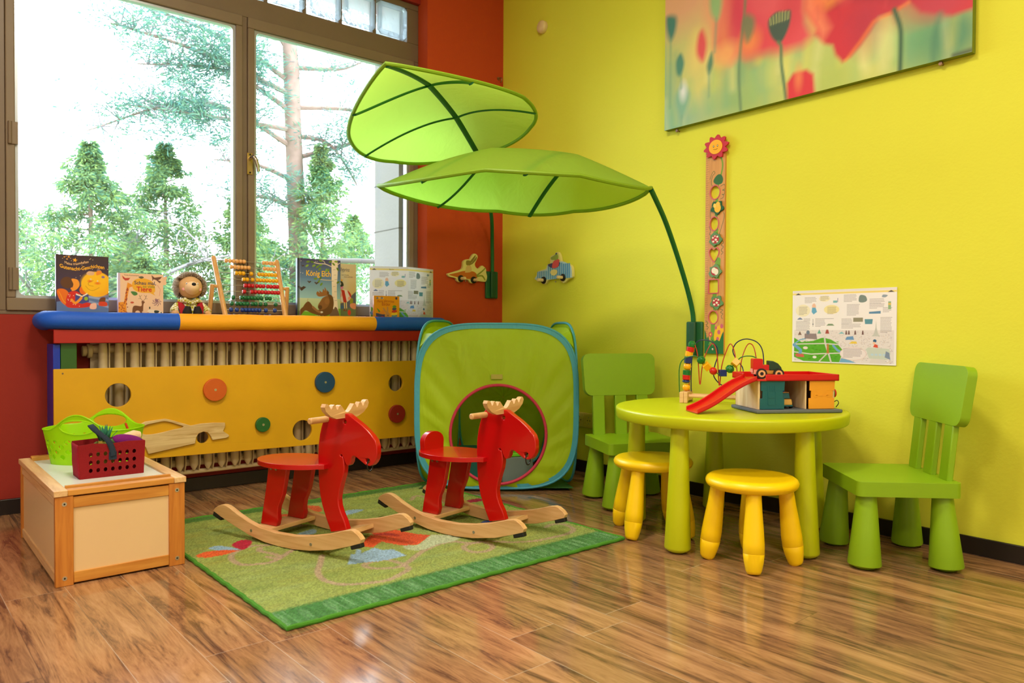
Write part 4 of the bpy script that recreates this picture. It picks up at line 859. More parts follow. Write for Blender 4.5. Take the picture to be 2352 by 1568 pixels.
LOBE = [(.0,.478),(.02,.474),(.055,.478),(.085,.490),(.107,.508),(.114,.524),(.108,.535),(.098,.534),(.090,.526),(.085,.515),(.079,.515),(.074,.526),(.066,.530),(.060,.524),(.054,.512),(.048,.512),(.042,.523),(.034,.526),(.026,.518),(.016,.506),(.006,.499),(0,.498)]
def moose(label, loc, ang, back):
    t = thing('rocking_moose', label, 'rocking toy', loc, math.radians(ang), 'red rocking moose on the rug')
    MB().prism(BODY, -.0125, .0125, MR, 'xz', [circle(.188, .463, .0075, 20), circle(.297, .332, .0095, 20)]).build('body', t, bevel=.003)['label'] = 'moose-shaped head, neck and front leg'
    s = [(-.237*0-.0685+.1685*math.cos(a), .122*math.sin(a)) for a in np.linspace(.42, 2*PI-.42, 44)]+[(.108, -.035), (.108, .035)]
    MB().prism(s, .286, .304, MR, 'xy').build('seat', t, bevel=.004)
    for k in (-1, 1):
        lg = MB().prism(LEG, k*.066-.0105, k*.066+.0105, MR, 'xz').build('leg', t, bevel=.003)
        for x in (-.123, -.096): MB().cyl((x, k*.066+k*.0100, .274), (x, k*.066+k*.0125, .274), .0055, STE, n=14).cyl((x, k*.066-k*.0100, .274), (x, k*.066-k*.0125, .274), .0055, STE, n=14).build('screw', lg)
        r = MB().prism(ROCK, k*.131-.011, k*.131+.011, BCH, 'xz').build('rocker', t, bevel=.004)
        for x, z, tl_ in ((-.350, .089, -.30), (.358, .080, .30)):
            M = Matrix.Translation((x, k*.131, z-.009)) @ Matrix.Rotation(-tl_, 4, 'Y'); MB().box(-.024, .024, -.010, .010, -.011, .006, RUB, M).build('rubber_stop', r, bevel=.003)
        for x, z in ((-.155, .050), (.152, .045)): MB().cyl((x, k*.142, z), (x, k*.1435, z), .0055, STE, n=14).build('screw', r)
    MB().box(-.182, -.092, -.120, .120, .042, .058, BCH2).build('cross_bar', t, bevel=.002)
    M = Matrix.Translation((.165, 0, .052)) @ Matrix.Rotation(-.22, 4, 'Y'); MB().box(-.046, .046, -.120, .120, -.009, .008, BCH2, M).build('cross_bar', t, bevel=.002)
    an = [(y, z) for y, z in LOBE]+[(-y, z) for y, z in LOBE[::-1][:-1]][:-1]
    MB().prism(an, .170, .190, BCH2, 'yz').build('antlers', t, bevel=.004)
    MB().tube([(.100, -.100, .468), (.100, -.097, .468), (.100, .097, .468), (.100, .100, .468)], [.008, .0115, .0115, .008], BCH2, 18).build('handle', t)
    ring = [(.297+.002*math.cos(a), .021*math.cos(a)*.55+.0, .315+.0215*math.sin(a)) for a in np.linspace(0, 2*PI, 28, endpoint=False)]
    MB().tube(ring, .0026, paint((60, 60, 64), .25, Metallic=.8), 8, closed=True).build('nose_ring', t)
    if back:
        o = [(-.056, .303), (-.058, .335)]+[(-.058*math.cos(a), .338+.040*math.sin(a)) for a in np.linspace(.1, PI-.1, 14)]+[(.058, .335), (.056, .303)]
        MB().prism(o, -.212, -.186, MR, 'yz').build('backrest', t, bevel=.005)
    return t
moose('red rocking moose without a backrest, the one nearer the wooden toy box', (1.108, -1.80, 0), 19.9, False)
moose('red rocking moose with a rounded backrest, in front of the green play tent', (1.344, -1.237, 0), 13.1, True)

# ------------------------------------------------------------------ pop-up play tent
t = thing('play_tent', 'lime green pop-up cube tent with blue edging and a round pink-rimmed opening', 'play tent', (.862, -.716, .012), math.atan2(.787, .617))
LIME = cloth((186, 218, 26), .3, .5, 'tent_cloth', .5, 9.); EDG = cloth((84, 182, 216), .25, .5, 'edging', .2, 40.); PNK = cloth((214, 60, 96), .2, .6, 'pink_edging', .2, 40.)
def sq(a, hw, z0, z1, p=3.7):
    c, s = math.cos(a), math.sin(a); r = (abs(c)**p+abs(s)**p)**(-1/p)
    return hw*r*c, (z0+z1)/2+(z1-z0)/2*r*s
def panel(name, A, B, z0, z1, hole=None, bulge=.02, seed=1, sag=0.):
    A, B = Vector((*A, 0)), Vector((*B, 0)); mid = (A+B)/2; hw = (B-A).length/2; u = (B-A).normalized(); nrm = Vector((u.y, -u.x, 0)); n = 96; m = 16
    vs = []; r2 = random.Random(seed); ph = [r2.uniform(0, 6) for _ in range(6)]
    for i in range(m+1):
        f = i/m
        for k in range(n):
            a = 2*PI*k/n; x1, zz = sq(a, hw, z0, z1)
            x0, zz0 = (hole[0]+hole[2]*math.cos(a), hole[1]+hole[3]*math.sin(a)) if hole else (.004*math.cos(a), (z0+z1)/2+.004*math.sin(a))
            x, z = x0+(x1-x0)*f, zz0+(zz-zz0)*f; b = bulge*(1-f**2)*(1-f*.3)
            b += .0035*math.sin(18*a+ph[0])*f*(1-f)*4+.003*math.sin(7*a+ph[1]+4*f)*(1-f**4)+.002*math.sin(31*a+ph[2])*f*f*(1-f)*6
            vs.append(mid+u*x+nrm*b+Vector((0, 0, z)))
    fs = [(i*n+k, i*n+(k+1) % n, (i+1)*n+(k+1) % n, (i+1)*n+k) for i in range(m) for k in range(n)]
    o = MB().add(vs, fs, LIME).build(name, t, sharp=180)
    ed = [mid+u*sq(2*PI*k/n, hw, z0, z1)[0]+Vector((0, 0, sq(2*PI*k/n, hw, z0, z1)[1])) for k in range(n)]
    e = MB(); V = []; F_ = []
    for k in range(n):
        x, z = sq(2*PI*k/n, hw, z0, z1); xi, zi = x*.945, (z-(z0+z1)/2)*.945+(z0+z1)/2
        V += [mid+u*x+nrm*.004+Vector((0, 0, z)), mid+u*xi+nrm*.007+Vector((0, 0, zi))]
    F_ = [(2*k, 2*((k+1) % n), 2*((k+1) % n)+1, 2*k+1) for k in range(n)]
    e.add(V, F_, EDG); e.tube(ed, .0065, EDG, 10, closed=True); e.build('edging', o, sharp=180)
    if hole:
        hp = [mid+u*(hole[0]+hole[2]*math.cos(2*PI*k/n))+nrm*(bulge+.002)+Vector((0, 0, hole[1]+hole[3]*math.sin(2*PI*k/n))) for k in range(n)]
        MB().tube(hp, .0075, PNK, 10, closed=True).build('opening_rim', o)
        MB().box(-.028, .028, -.002, .001, .545, .568, cloth((196, 190, 90), .2, .6), Matrix.Translation(mid+nrm*(bulge+.006)) @ Matrix.Rotation(math.atan2(u.y, u.x), 4, 'Z')).build('tab', o)
    return o
panel('front_panel', (-.400, 0), (.400, 0), .004, .815, (.008, .272, .235, .243), .014, 1)
panel('side_panel', (-.215, .60), (-.395, .004), .0, .832, None, .012, 2)
panel('side_panel', (.395, .004), (.285, .60), .0, .824, None, .012, 3)
panel('back_panel', (.285, .60), (-.215, .60), .0, .80, None, .012, 4)
# cloth gussets between the hoops, cloth roof and floor
V = []; F_ = []
for i in range(13):
    for j in range(13):
        f, g = i/12, j/12; x0, x1 = -.380+.18*g, .380-.11*g; x = x0+(x1-x0)*f; y = .004+.596*g
        e = max(abs(2*f-1), abs(2*g-1))**4; V.append((x, y, .70+.10*max(abs(2*f-1)**3*(1-abs(2*g-1)**6), abs(2*g-1)**3*(1-abs(2*f-1)**6))-.02*(1-e)))
F_ = [(i*13+j, (i+1)*13+j, (i+1)*13+j+1, i*13+j+1) for i in range(12) for j in range(12)]
MB().add(V, F_, LIME).build('roof_panel', t, sharp=180)
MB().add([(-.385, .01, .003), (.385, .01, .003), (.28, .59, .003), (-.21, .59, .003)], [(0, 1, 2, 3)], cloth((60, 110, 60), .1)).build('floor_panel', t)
# two foam play cubes inside the tent
tw = lambda x, y: Vector((.862+x*.617-y*.787, -.716+x*.787+y*.617, .016))
MB_ = MB(); MB_.box(-.06, .06, -.06, .06, 0, .165, paint((10, 92, 84), .6)); o = tag(MB_.build('play_cube', None, .006), 'dark teal play cube with a black dot inside the tent', 'play cube'); o.location = tw(-.14, .26); o.rotation_euler = (0, 0, .95)
MB().cyl((0, -.0605, .12), (0, -.0625, .12), .018, paint((14, 20, 22), .6)).build('dot', o)
o = thing('storage_box', 'small grey storage box with a bright green lid inside the tent', 'box', tw(.09, .22), 1.25)
MB().box(-.085, .085, -.065, .065, 0, .13, paint((122, 136, 138), .6)).build('body', o, bevel=.006); MB().box(-.088, .088, -.068, .068, .1305, .15, paint((120, 214, 40), .5)).build('lid', o, bevel=.005)

# ------------------------------------------------------------------ leaf canopies on their wall brackets
LEAFM = cloth((184, 228, 92), .72, .45, 'leaf_cloth', .22, 11.); RIBG = paint((10, 104, 52), .6); LEDG = cloth((150, 192, 46), .35, .5, 'leaf_edge', .1, 40.); BRK = paint((30, 102, 60), .55, .1, .3, 60.)
def leafcanopy(label, prm, stem, br, brz):
    px, py, pz, yw, pt, rl, hw, ar, dr, s_ = prm; L = 1.18
    cy, sy, cp, sp, c_, s2 = math.cos(yw), math.sin(yw), math.cos(pt), math.sin(pt), math.cos(rl), math.sin(rl)
    M = Matrix(((cy,-sy,0),(sy,cy,0),(0,0,1))) @ Matrix(((cp,0,-sp),(0,1,0),(sp,0,cp))) @ Matrix(((1,0,0),(0,c_,-s2),(0,s2,c_)))
    t = thing('leaf_canopy', label, 'canopy', br, brz, 'leaf-shaped canopies on the walls')
    inv = Matrix.Rotation(-brz, 4, 'Z') @ Matrix.Translation(-Vector(br))
    def Wd(u): return max(0., math.sin(PI*max(u, 0)**.92))**.8
    def pt_(u, v, off=0.):
        z = ar*(.5*max(0, math.sin(PI*u))**.9+.5*float(np.interp(u, (0, .27, .58, 1), (0, .86, 1.02, 0))))-dr*Wd(u)*abs(v)**1.6
        # cloth sags between the ribs
        z += -.012*Wd(u)*abs(math.sin(PI*abs(v)))*(.5+.5*math.cos((u-.16*abs(v))*4*PI))+off
        return inv @ (Vector((px, py, pz))+M @ (Vector((u*L, v*hw*Wd(u), z))*s_))
    nu, nv = 60, 33; V = []; 
    for i in range(nu):
        for j in range(nv): V.append(pt_(i/(nu-1), j/(nv-1)*2-1))
    F_ = [(i*nv+j, (i+1)*nv+j, (i+1)*nv+j+1, i*nv+j+1) for i in range(nu-1) for j in range(nv-1)]
    MB().add(V, F_, LEAFM).build('cloth', t, sharp=180)
    def band(pts, w_, off, nm, mat):
        m = MB(); m.tube([p for p in pts], w_, mat, 10, flat=.4); return m.build(nm, t)
    band([pt_(u, 0, -.009) for u in np.linspace(.0, .995, 40)], .0165, 0, 'midrib', RIBG)
    for u0, u1 in ((.27, .45), (.58, .81)):
        band([pt_(u0+(u1-u0)*abs(v)**1.1, v, -.013) for v in np.linspace(-.99, .99, 37)], .0115, 0, 'rib', RIBG)
    E_ = [pt_(u, 1) for u in np.linspace(.0, 1, 60)]+[pt_(u, -1) for u in np.linspace(1, .0, 60)][1:-1]
    MB().tube(E_, .0085, LEDG, 8, closed=True).build('edge_hem', t)
    P = cr([inv @ Vector(p) for p in stem]+[pt_(0, 0, -.009)], False, 8); MB().tube(P, .0115, RIBG, 12).build('stem', t)
    b = MB(); b.box(-.048, .048, -.016, -.001, -.085, .085, BRK); b.box(-.018, .018, -.034, -.016, -.083, .085, paint((24, 84, 48), .5, .1)); b = b.build('wall_bracket', t, bevel=.006)
    for x in (-.038, .038):
        for k in range(9): MB().box(x-.008, x+.008, -.0175, -.016, -.078+k*.0178, -.076+k*.0178, paint((20, 70, 44), .7)).build('stitch', b) if False else None
    return t
leafcanopy('green leaf canopy on the red corner pier, the upper one tilted towards the window', (.45, -.534, 1.765, -.909, .031, .189, .392, .112, .165, 1.1), [(.022, -.098, 1.12), (.024, -.100, 1.20), (.045, -.118, 1.33), (.14, -.20, 1.50), (.30, -.38, 1.67)], (0, -.095, 1.08), R90)
leafcanopy('green leaf canopy on the yellow wall, the lower one seen edge-on beside the growth chart', (1.645, -.494, 1.409, -2.301, .012, .06, .38, .168, .203, 1.), [(1.512, -.022, .80), (1.512, -.026, .88), (1.515, -.075, 1.0), (1.54, -.19, 1.16), (1.585, -.33, 1.295)], (1.512, 0, .757), 0)

# ------------------------------------------------------------------ children's table, stools, chairs
TBL = paint((192, 204, 8), .38, .03); YST = paint((255, 214, 6), .36, .03); CHG = paint((138, 182, 24), .42, .03)
TX, TY, TZ = 2.008, -.447, .497
t = thing('play_table', 'round lime green plastic play table holding the toy garage and bead maze', 'table', (TX, TY, 0))
MB().lathe([(.02, .4965), (.41, .4965), (.430, .4970), (.4365, .4958), (.4405, .4925), (.442, .487), (.4385, .456), (.434, .4515), (.424, .451), (.405, .475), (.02, .476)], TBL, 96).build('tabletop', t, sharp=60)
for k in range(5):
    a = -1.437+k*2*PI/5; c, s = math.cos(a), math.sin(a); x0, y0, x1, y1 = .378*c, .378*s, .368*c, .368*s
    prof = [(0, .022), (.006, .036), (.014, .046), (.02, .0475), (.16, .0415), (.32, .035), (.478, .0305)]
    MB().tube([(x0+(x1-x0)*z/.478, y0+(y1-y0)*z/.478, z) for z, r in prof], [r for z, r in prof], TBL, 32).build('leg', t, sharp=50)
def stool(label, loc, r0, ph):
    t = thing('kids_stool', label, 'stool', loc, ph, 'yellow plastic stools')
    MB().lathe([(.005, .293), (.10, .2945), (.128, .2985), (.142, .2975), (.151, .291), (.1555, .281), (.1545, .2765), (.1535, .2765), (.1535, .275), (.1545, .275), (.151, .267), (.142, .260), (.13, .2575), (.005, .259)], YST, 64).build('seat', t, sharp=60)
    for k in range(4):
        a = k*PI/2; c, s = math.cos(a), math.sin(a); prof = [(0, .014), (.003, .021), (.012, .0255), (.04, .0315), (.0655, .0345), (.0665, .0337), (.0675, .0345), (.10, .0345), (.15, .0315), (.20, .0275), (.262, .0245)]
        MB().tube([((r0-.0+(.112-r0)*(z/.262)**.8)*c, (r0+(.112-r0)*(z/.262)**.8)*s, z) for z, r in prof], [r for z, r in prof], YST, 28).build('leg', t, sharp=50)
stool('yellow plastic stool in front of the table, fully in view', (2.287, -.710, 0), .149, -.931)
stool('yellow plastic stool at the corner of the rug, partly behind a table leg', (1.822, -.679, 0), .161, -1.391)
def rrect(x0, x1, y0, y1, r, n=6, r2=None):
    o = []
    for cx, cy, a0, q in ((x1, y1, 0, r), (x0, y1, 90, r), (x0, y0, 180, r2 or r), (x1, y0, 270, r2 or r)):
        sx, sy = (1 if cx == x1 else -1), (1 if cy == y1 else -1)
        for i in range(n+1):
            a = math.radians(a0+90*i/n); o.append((cx-sx*q+q*math.cos(a), cy-sy*q+q*math.sin(a)))
    return o
def chair(label, loc, ang):
    t = thing('kids_chair', label, 'chair', loc, ang-PI/2, 'green plastic chairs')          # local +y is forward
    MB().prism(rrect(-.182, .182, -.165, .172, .022), .248, .298, CHG, 'xy').build('seat', t, bevel=.005, seg=3)
    o = rrect(-.180, .180, 0, .203, .035, 8); o = [(x*(1+.045*(z/.205)), z) for x, z in o]
    M = Matrix.Translation((0, -.148, .484)) @ Matrix.Rotation(.13, 4, 'X')
    MB().prism(o, -.032, 0, CHG, 'xz', M=M).build('backrest', t, bevel=.008, seg=3)
    for x in (-.113, 0, .113):
        M = Matrix.Translation((x, -.130, .290)) @ Matrix.Rotation(.10, 4, 'X'); MB().box(-.0295, .0295, -.021, 0, 0, .21, CHG, M).build('back_slat', t, bevel=.004)
    for sx in (-1, 1):
        for sy in (-1, 1):
            prof = [(0, .030), (.006, .038), (.012, .0525), (.016, .0535), (.13, .0425), (.25, .0315)]
            MB().tube([(sx*(.146-.014*z/.25), sy*(.134-.010*z/.25)+.002, z) for z, r in prof], [r for z, r in prof], CHG, 32).build('leg', t, sharp=50)
chair('green plastic chair right of the table, turned towards it, under the city poster', (2.553, -.270, 0), -2.326)
chair('green plastic chair between the play tent and the table, in front of the power sockets', (1.417, -.344, 0), -.439)

# ------------------------------------------------------------------ toys on the table
RDP = paint((206, 10, 8), .3, .03); BIR = wood((240, 214, 176), (222, 186, 140), 'Z', 4., .5); GRYB = paint((96, 104, 112), .6); TEAL = paint((0, 92, 108), .45); YDR = paint((238, 160, 40), .45); BLACK = paint((24, 26, 26), .5)
g = thing('toy_garage', 'wooden toy garage with red parking deck, red ramp, teal door and yellow door', 'toy garage', (2.2085, -.5535, TZ+.0003), math.radians(58.5))   # local x along the front, y inwards
W_, D_ = .300, .192
MB().prism([(-.014, -.022), (W_+.022, -.022), (W_+.022, D_+.01), (-.014, D_+.01)], 0, .013, GRYB, 'xy').build('base_plate', g, bevel=.004)
wl = MB(); wl.box(0, .008, 0, D_, .013, .120, BIR).box(W_-.008, W_, 0, D_, .013, .120, BIR).box(0, W_, D_-.008, D_, .013, .120, BIR).box(.185, .191, .002, D_, .013, .120, BIR)
wl.build('walls', g, bevel=.001)
dk = MB(); dk.box(-.010, W_+.012, -.012, D_+.010, .118, .124, RDP).box(.025, W_+.012, -.012, -.006, .118, .142, RDP).box(-.010, -.004, .104, D_+.010, .118, .142, RDP).box(W_+.006, W_+.012, -.012, D_+.010, .118, .142, RDP).box(-.010, W_+.012, D_+.004, D_+.010, .118, .142, RDP)
dk.build('parking_deck', g, bevel=.0015)
nd = lambda a, b: [(a, .014), (b, .014), (b, .054), (b-.006, .054), (b-.006, .082), (b, .082), (b+.002, .118), (a+.003, .118), (a+.003, .082), (a+.009, .082), (a+.009, .054), (a, .054)]
dr = MB().prism(nd(.006, .100), -.006, -.0005, TEAL, 'xz'); dr = dr.build('door', g, bevel=.0012); dr['label'] = 'teal garage door'
e = MB(); 
for i in range(4): e.box(.033+i*.009, .036+i*.009, -.0068, -.006, .080, .100, TEAL)
e.box(.035, .067, -.0068, -.006, .055, .058, TEAL).box(.035, .067, -.0068, -.006, .030, .033, TEAL).box(.035, .038, -.0068, -.006, .030, .078, TEAL).box(.064, .067, -.0068, -.006, .030, .078, TEAL); e.build('embossing', dr)
d2 = MB().prism(nd(.196, .297), -.006, -.0005, YDR, 'xz').build('door', g, bevel=.0012); d2['label'] = 'yellow garage door'
e = MB().box(.222, .272, -.0068, -.006, .062, .066, YDR).cyl((.222, -.0062, .064), (.222, -.0068, .064), .008, YDR).cyl((.272, -.0062, .064), (.272, -.0068, .064), .008, YDR); e.build('embossing', d2)
lt = MB().cyl((W_+.001, .02, .07), (W_+.012, .02, .07), .016, paint((200, 30, 30), .4)).cyl((W_, .02, .07), (W_+.004, .02, .07), .018, paint((40, 130, 50), .4)); lt.build('side_knob', g)
MB().tube(cr([(W_+.004, -.005, .020), (W_+.010, -.012, .035), (W_+.008, -.006, .045), (W_, 0, .040)], False), .0016, BLACK, 6).build('elastic_loop', g)
# curved ramp from the deck down to the table, off the short side
rp = MB(); prof = []
for i in range(15):
    f = i/14; x = -.012-.225*f; z = .124-.119*(f-.045*math.sin(2*PI*f)); prof.append((x, z))
for y0, y1, dz in ((-.016, .100, 0), (-.016, -.008, .012), (.092, .100, .012)):
    V = []
    for x, z in prof: V += [(x, y0, z-.004), (x, y1, z-.004), (x, y1, z+dz+.001), (x, y0, z+dz+.001)]
    F_ = [(4*i+k, 4*i+(k+1) % 4, 4*i+4+(k+1) % 4, 4*i+4+k) for i in range(14) for k in range(4)]+[(3, 2, 1, 0), (56, 57, 58, 59)]
    rp.add(V, F_, RDP)
rp.build('ramp', g, bevel=.0008)['label'] = 'red slide ramp'
# truck on the deck
def wheel(mb, x, y, z, r, w_, cc):
    mb.cyl((x, y-w_/2, z), (x, y+w_/2, z), r, BLACK, n=28).cyl((x, y-w_/2-.0006, z), (x, y+w_/2+.0006, z), r*.68, cc, n=24).cyl((x, y-w_/2-.0012, z), (x, y+w_/2+.0012, z), r*.33, BLACK, n=16)
WH = paint((232, 180, 120), .5); OCR = paint((196, 140, 50), .5)
tk = thing('toy_truck', 'red toy truck with dark green hopper on the red garage deck', 'toy truck', Matrix.Translation(g.location) @ Matrix.Rotation(math.radians(58.5), 4, 'Z') @ Vector((.055, .045, .1245)), math.radians(58.5-14)); tk.scale = (1.42,)*3
MB().box(-.036, .034, -.015, .015, .0115, .0225, OCR).build('chassis', tk, bevel=.002)
MB().prism(rrect(-.038, -.013, .0225, .052, .004)+[], -.016, .016, RDP, 'xz').box(-.014, .004, -.015, .015, .0225, .036, RDP).build('cab', tk, bevel=.002)
MB().prism([(.004, .0225), (.036, .0225), (.034, .030), (.026, .040), (.014, .046), (.002, .047), (.002, .0225)], -.0155, .0155, paint((26, 60, 40), .45), 'xz').build('hopper', tk, bevel=.002)
MB().box(-.0395, -.0375, -.013, .013, .016, .0255, paint((240, 160, 150), .4)).box(-.036, -.022, -.0165, .0165, .0115, .0235, paint((236, 150, 130), .4)).build('bumper', tk)
for x in (-.017, .026):
    for y in (-.0185, .0185):
        m = MB(); wheel(m, x, y, .0135, .0135, .008, WH); m.build('wheel', tk)
# little police car in the garage
pc = thing('toy_car', 'little wooden toy car with teal roof parked inside the toy garage', 'toy car', Matrix.Translation(g.location) @ Matrix.Rotation(math.radians(58.5), 4, 'Z') @ Vector((.128, .058, .0135)), math.radians(58.5-90))
MB().prism([(-.036, .010), (.036, .010), (.040, .016), (.034, .034), (-.034, .036), (-.038, .016)], -.017, .017, paint((212, 164, 80), .5), 'xz').build('body', pc, bevel=.003)
MB().prism([(-.026, .036), (.024, .036), (.018, .056), (-.020, .056)], -.015, .015, TEAL, 'xz').box(-.019, .017, -.015, .015, .056, .059, WH).build('roof', pc, bevel=.002)
MB().box(-.038, .041, -.0172, .0172, .008, .0135, TEAL).build('bumper', pc, bevel=.001); MB().ball((0, 0, .061), .005, paint((40, 90, 200), .3), 10).build('beacon', pc)
for x in (-.022, .022):
    for y in (-.019, .019):
        m = MB(); wheel(m, x, y, .012, .012, .007, WH); m.build('wheel', pc)

# bead maze: local x towards the far end, y across
bm_ = thing('bead_maze', 'wire bead maze with coloured wooden beads on a wooden base, beside the toy garage', 'bead maze', (1.778, -.415, TZ), math.radians(25))
BW = wood((232, 192, 142), (214, 166, 112), 'X', 5., .5)
for x in (0, .300):
    blk = MB(); arch = [(-.055, 0), (-.045, 0), (-.036, .008), (.036, .008), (.045, 0), (.055, 0), (.055, .046), (-.055, .046)]
    blk.prism(arch, x-.0165, x-.0003, BW, 'yz').prism(arch, x+.0003, x+.0165, BW, 'yz'); blk.build('end_block', bm_, bevel=.002)
for y in (-.026, .026): MB().cyl((.016, y, .028), (.284, y, .028), .0075, BW).build('dowel', bm_)
px = 38/.068                                    # photo pixels per metre along the wires
def wp(pts, amp, ph): return cr([((x-305)/4.9/512., y_, .046+(760-z)/4.9/561.+0) for x, z, y_ in pts], False, 7)
RDW, BLW, GNW = paint((176, 40, 26), .35), paint((22, 30, 90), .35), paint((24, 112, 40), .35)
red = wp([(335,770,.0),(335,600,.0),(345,300,.0),(372,195,-.002),(425,330,-.012),(458,672,-.022),(475,480,-.012),(510,310,0),(570,203,.012),(622,340,0),(652,680,-.012),(672,460,-.004),(705,310,.008),(750,206,.016),(800,320,.006),(848,650,-.012),(868,400,-.002),(900,260,.01),(938,200,.016),(985,240,.01),(1020,400,.0),(1050,600,0),(1772,770,0)][:-1]+[(1110,770,0)], 0, 0)
MB().tube(red, .0021, RDW, 8, caps=False).build('wire', bm_)['label'] = 'red zigzag wire'
blu = wp([(345,770,.02),(343,600,.02),(350,400,.02),(372,250,.018),(420,178,.016),(485,165,.016),(550,182,.018),(610,250,.024),(612,360,.028),(590,450,.024),(578,560,.018),(620,635,.008),(690,685,0),(760,688,-.004),(830,655,.004),(878,570,.016),(868,470,.026),(810,390,.030),(770,290,.026),(800,205,.02),(860,160,.016),(930,150,.014),(1010,180,.014),(1060,250,.016),(1080,370,.016),(1085,600,.016),(1090,770,.016)], 0, 0)
MB().tube(blu, .0023, BLW, 8, caps=False).build('wire', bm_)['label'] = 'dark blue looping wire'
gpts = [(250,770,-.03),(246,640,-.03),(246,500,-.03),(270,410,-.03),(330,362,-.028),(410,350,-.024),(470,385,-.022),(530,455,-.022),(590,510,-.022),(650,545,-.022),(700,530,-.022),(765,480,-.022),(820,415,-.022),(870,355,-.022),(940,337,-.02),(1010,352,-.018),(1060,420,-.016),(1080,600,-.014),(1085,770,-.014)]
grn = wp(gpts, 0, 0); MB().tube(grn, .0022, GNW, 8, caps=False).build('wire', bm_)['label'] = 'green wire'
pw = lambda x, z, y: Vector(((x-305)/4.9/512., y, .046+(760-z)/4.9/561.))
gc, rc, yc, bc = paint((16, 112, 46), .3), paint((204, 22, 22), .3), paint((250, 180, 20), .3), paint((26, 52, 120), .3)
def bead(kind, p, mat, tilt=0.):
    m = MB(); r = .0165
    if kind == 's': m.ball((0, 0, 0), (r, r, r*.95), mat, 24)
    elif kind == 'c': m.cyl((0, 0, -.0105), (0, 0, .0105), .0165, mat, n=28)
    elif kind == 'd': m.ball((0, 0, 0), (.0165, .0165, .008), mat, 24)
    elif kind == 'o': m.lathe([(.008, -.0165), (.0165, -.007), (.0165, .007), (.008, .0165)], mat, 8)
    else: m.box(-.0135, .0135, -.0135, .0135, -.0135, .0135, mat, Matrix.Rotation(.5, 4, 'Z'))
    o = m.build('bead', bm_, bevel=.0015 if kind in 'cxo' else 0); o.location = p; o.rotation_euler = (0, tilt, 0); return o
for kd, x, z, mt in (('s',303,716,yc),('d',302,645,bc),('c',305,598,rc),('c',308,546,gc),('s',313,472,yc),('x',322,398,bc),('c',331,325,yc),('c',345,275,rc),('o',360,222,gc)): bead(kd, pw(x, z, 0), mt, .12 if z < 330 else .03)
for kd, x, z, mt in (('o',470,393,gc),('x',530,463,yc),('s',595,515,rc),('x',690,534,bc),('o',762,487,gc),('x',820,415,yc)): bead(kd, pw(x, z, -.022), mt, .9 if x < 650 else (-.9 if x > 700 else 0))

# ------------------------------------------------------------------ wall things
# poppy canvas
cvx0, cvx1, cvz0 = 1.336, 2.720, 1.793
t = thing('poppy_canvas', 'large canvas print of red poppies and green seed heads on the yellow wall', 'picture', (cvx0, -.034, cvz0))
CW, CH = cvx1-cvx0, .92
P = Paint(CW, CH, .006, (214, 214, 110))
q = lambda pts: [(x-cvx0, z-cvz0) for x, z in pts]
rr = random.Random(9)
S = .05
P.grad(0, CH, (196, 206, 110), (236, 206, 130))
for x, y, rx, ry, cc, a in ((.05,.1,.12,.3,(120,176,140),.8),(.25,.25,.2,.25,(226,214,120),.7),(.5,.16,.16,.12,(110,172,120),.8),(.3,.5,.2,.2,(240,190,140),.6),(.8,.12,.2,.1,(150,190,110),.7),(1.05,.14,.10,.12,(236,232,150),.9),(1.2,.1,.10,.12,(120,180,120),.9),(1.32,.08,.12,.12,(70,140,110),.9),(.12,.03,.16,.05,(110,176,170),.7),(.66,.12,.12,.06,(230,226,130),.8),(.15,.45,.12,.2,(190,200,120),.6),(.1,.62,.2,.15,(236,150,140),.6),(.4,.05,.1,.05,(130,180,110),.7),(.9,.05,.1,.05,(180,200,90),.7),(1.0,.28,.05,.06,(250,240,170),.8)):
    P.ell(x, y, rx, ry, cc, .16, a)
RP = (222, 62, 72)
for i in range(70):
    x, y = rr.random()*CW, rr.random()**1.3*.30; P.stroke([(x, y), (x+rr.uniform(-.03, .03), y+rr.uniform(.08, .22))], rr.uniform(.006, .03), rr.choice([(110, 180, 140), (232, 226, 120), (240, 238, 170), (140, 196, 120), (90, 160, 130), (226, 222, 96)]), .05, .4)
P.poly(q([(1.67,2.36),(2.09,2.40),(2.09,2.10),(2.12,2.03),(2.07,2.0),(1.99,2.003),(1.915,2.02),(1.80,2.023),(1.77,2.046),(1.722,2.024),(1.653,2.065),(1.626,2.138),(1.634,2.209)]), (228, 84, 96), .06)
P.ell(.50, .36, .06, .12, (214, 50, 80), .08, .7).ell(.34, .38, .05, .12, (236, 150, 90), .08, .6).ell(.62, .30, .08, .08, (226, 70, 80), .1, .7)
P.poly(q([(2.03,2.7),(2.08,2.2),(2.076,2.15),(2.105,2.10),(2.133,2.056),(2.127,2.032),(2.169,1.981),(2.203,1.965),(2.216,1.922),(2.246,1.885),(2.282,1.898),(2.32,1.931),(2.357,1.976),(2.387,2.021),(2.452,2.019),(2.501,2.04),(2.544,1.989),(2.6,1.965),(2.653,1.943),(2.73,1.945),(2.73,2.75)]), (206, 44, 62), .022)
P.poly(q([(2.03,2.7),(2.08,2.2),(2.076,2.15),(2.105,2.10),(2.133,2.056),(2.16,2.0),(2.19,2.04),(2.14,2.14),(2.12,2.25),(2.10,2.6)]), (250, 150, 110), .05, .8)
P.stroke(q([(2.17,2.13),(2.28,2.13),(2.38,2.10),(2.46,2.06)]), .012, (150, 30, 50), .05, .7).stroke(q([(2.13,2.20),(2.18,2.14),(2.26,2.17)]), .03, (250, 160, 70), .05, .8).ell(1.0, .22, .06, .10, (178, 44, 72), .08, .6).ell(1.2, .25, .12, .08, (186, 44, 70), .1, .6).stroke(q([(2.50,2.04),(2.43,2.02),(2.37,2.01),(2.32,1.95),(2.26,1.89)]), .008, (250, 140, 60), .02, .7)
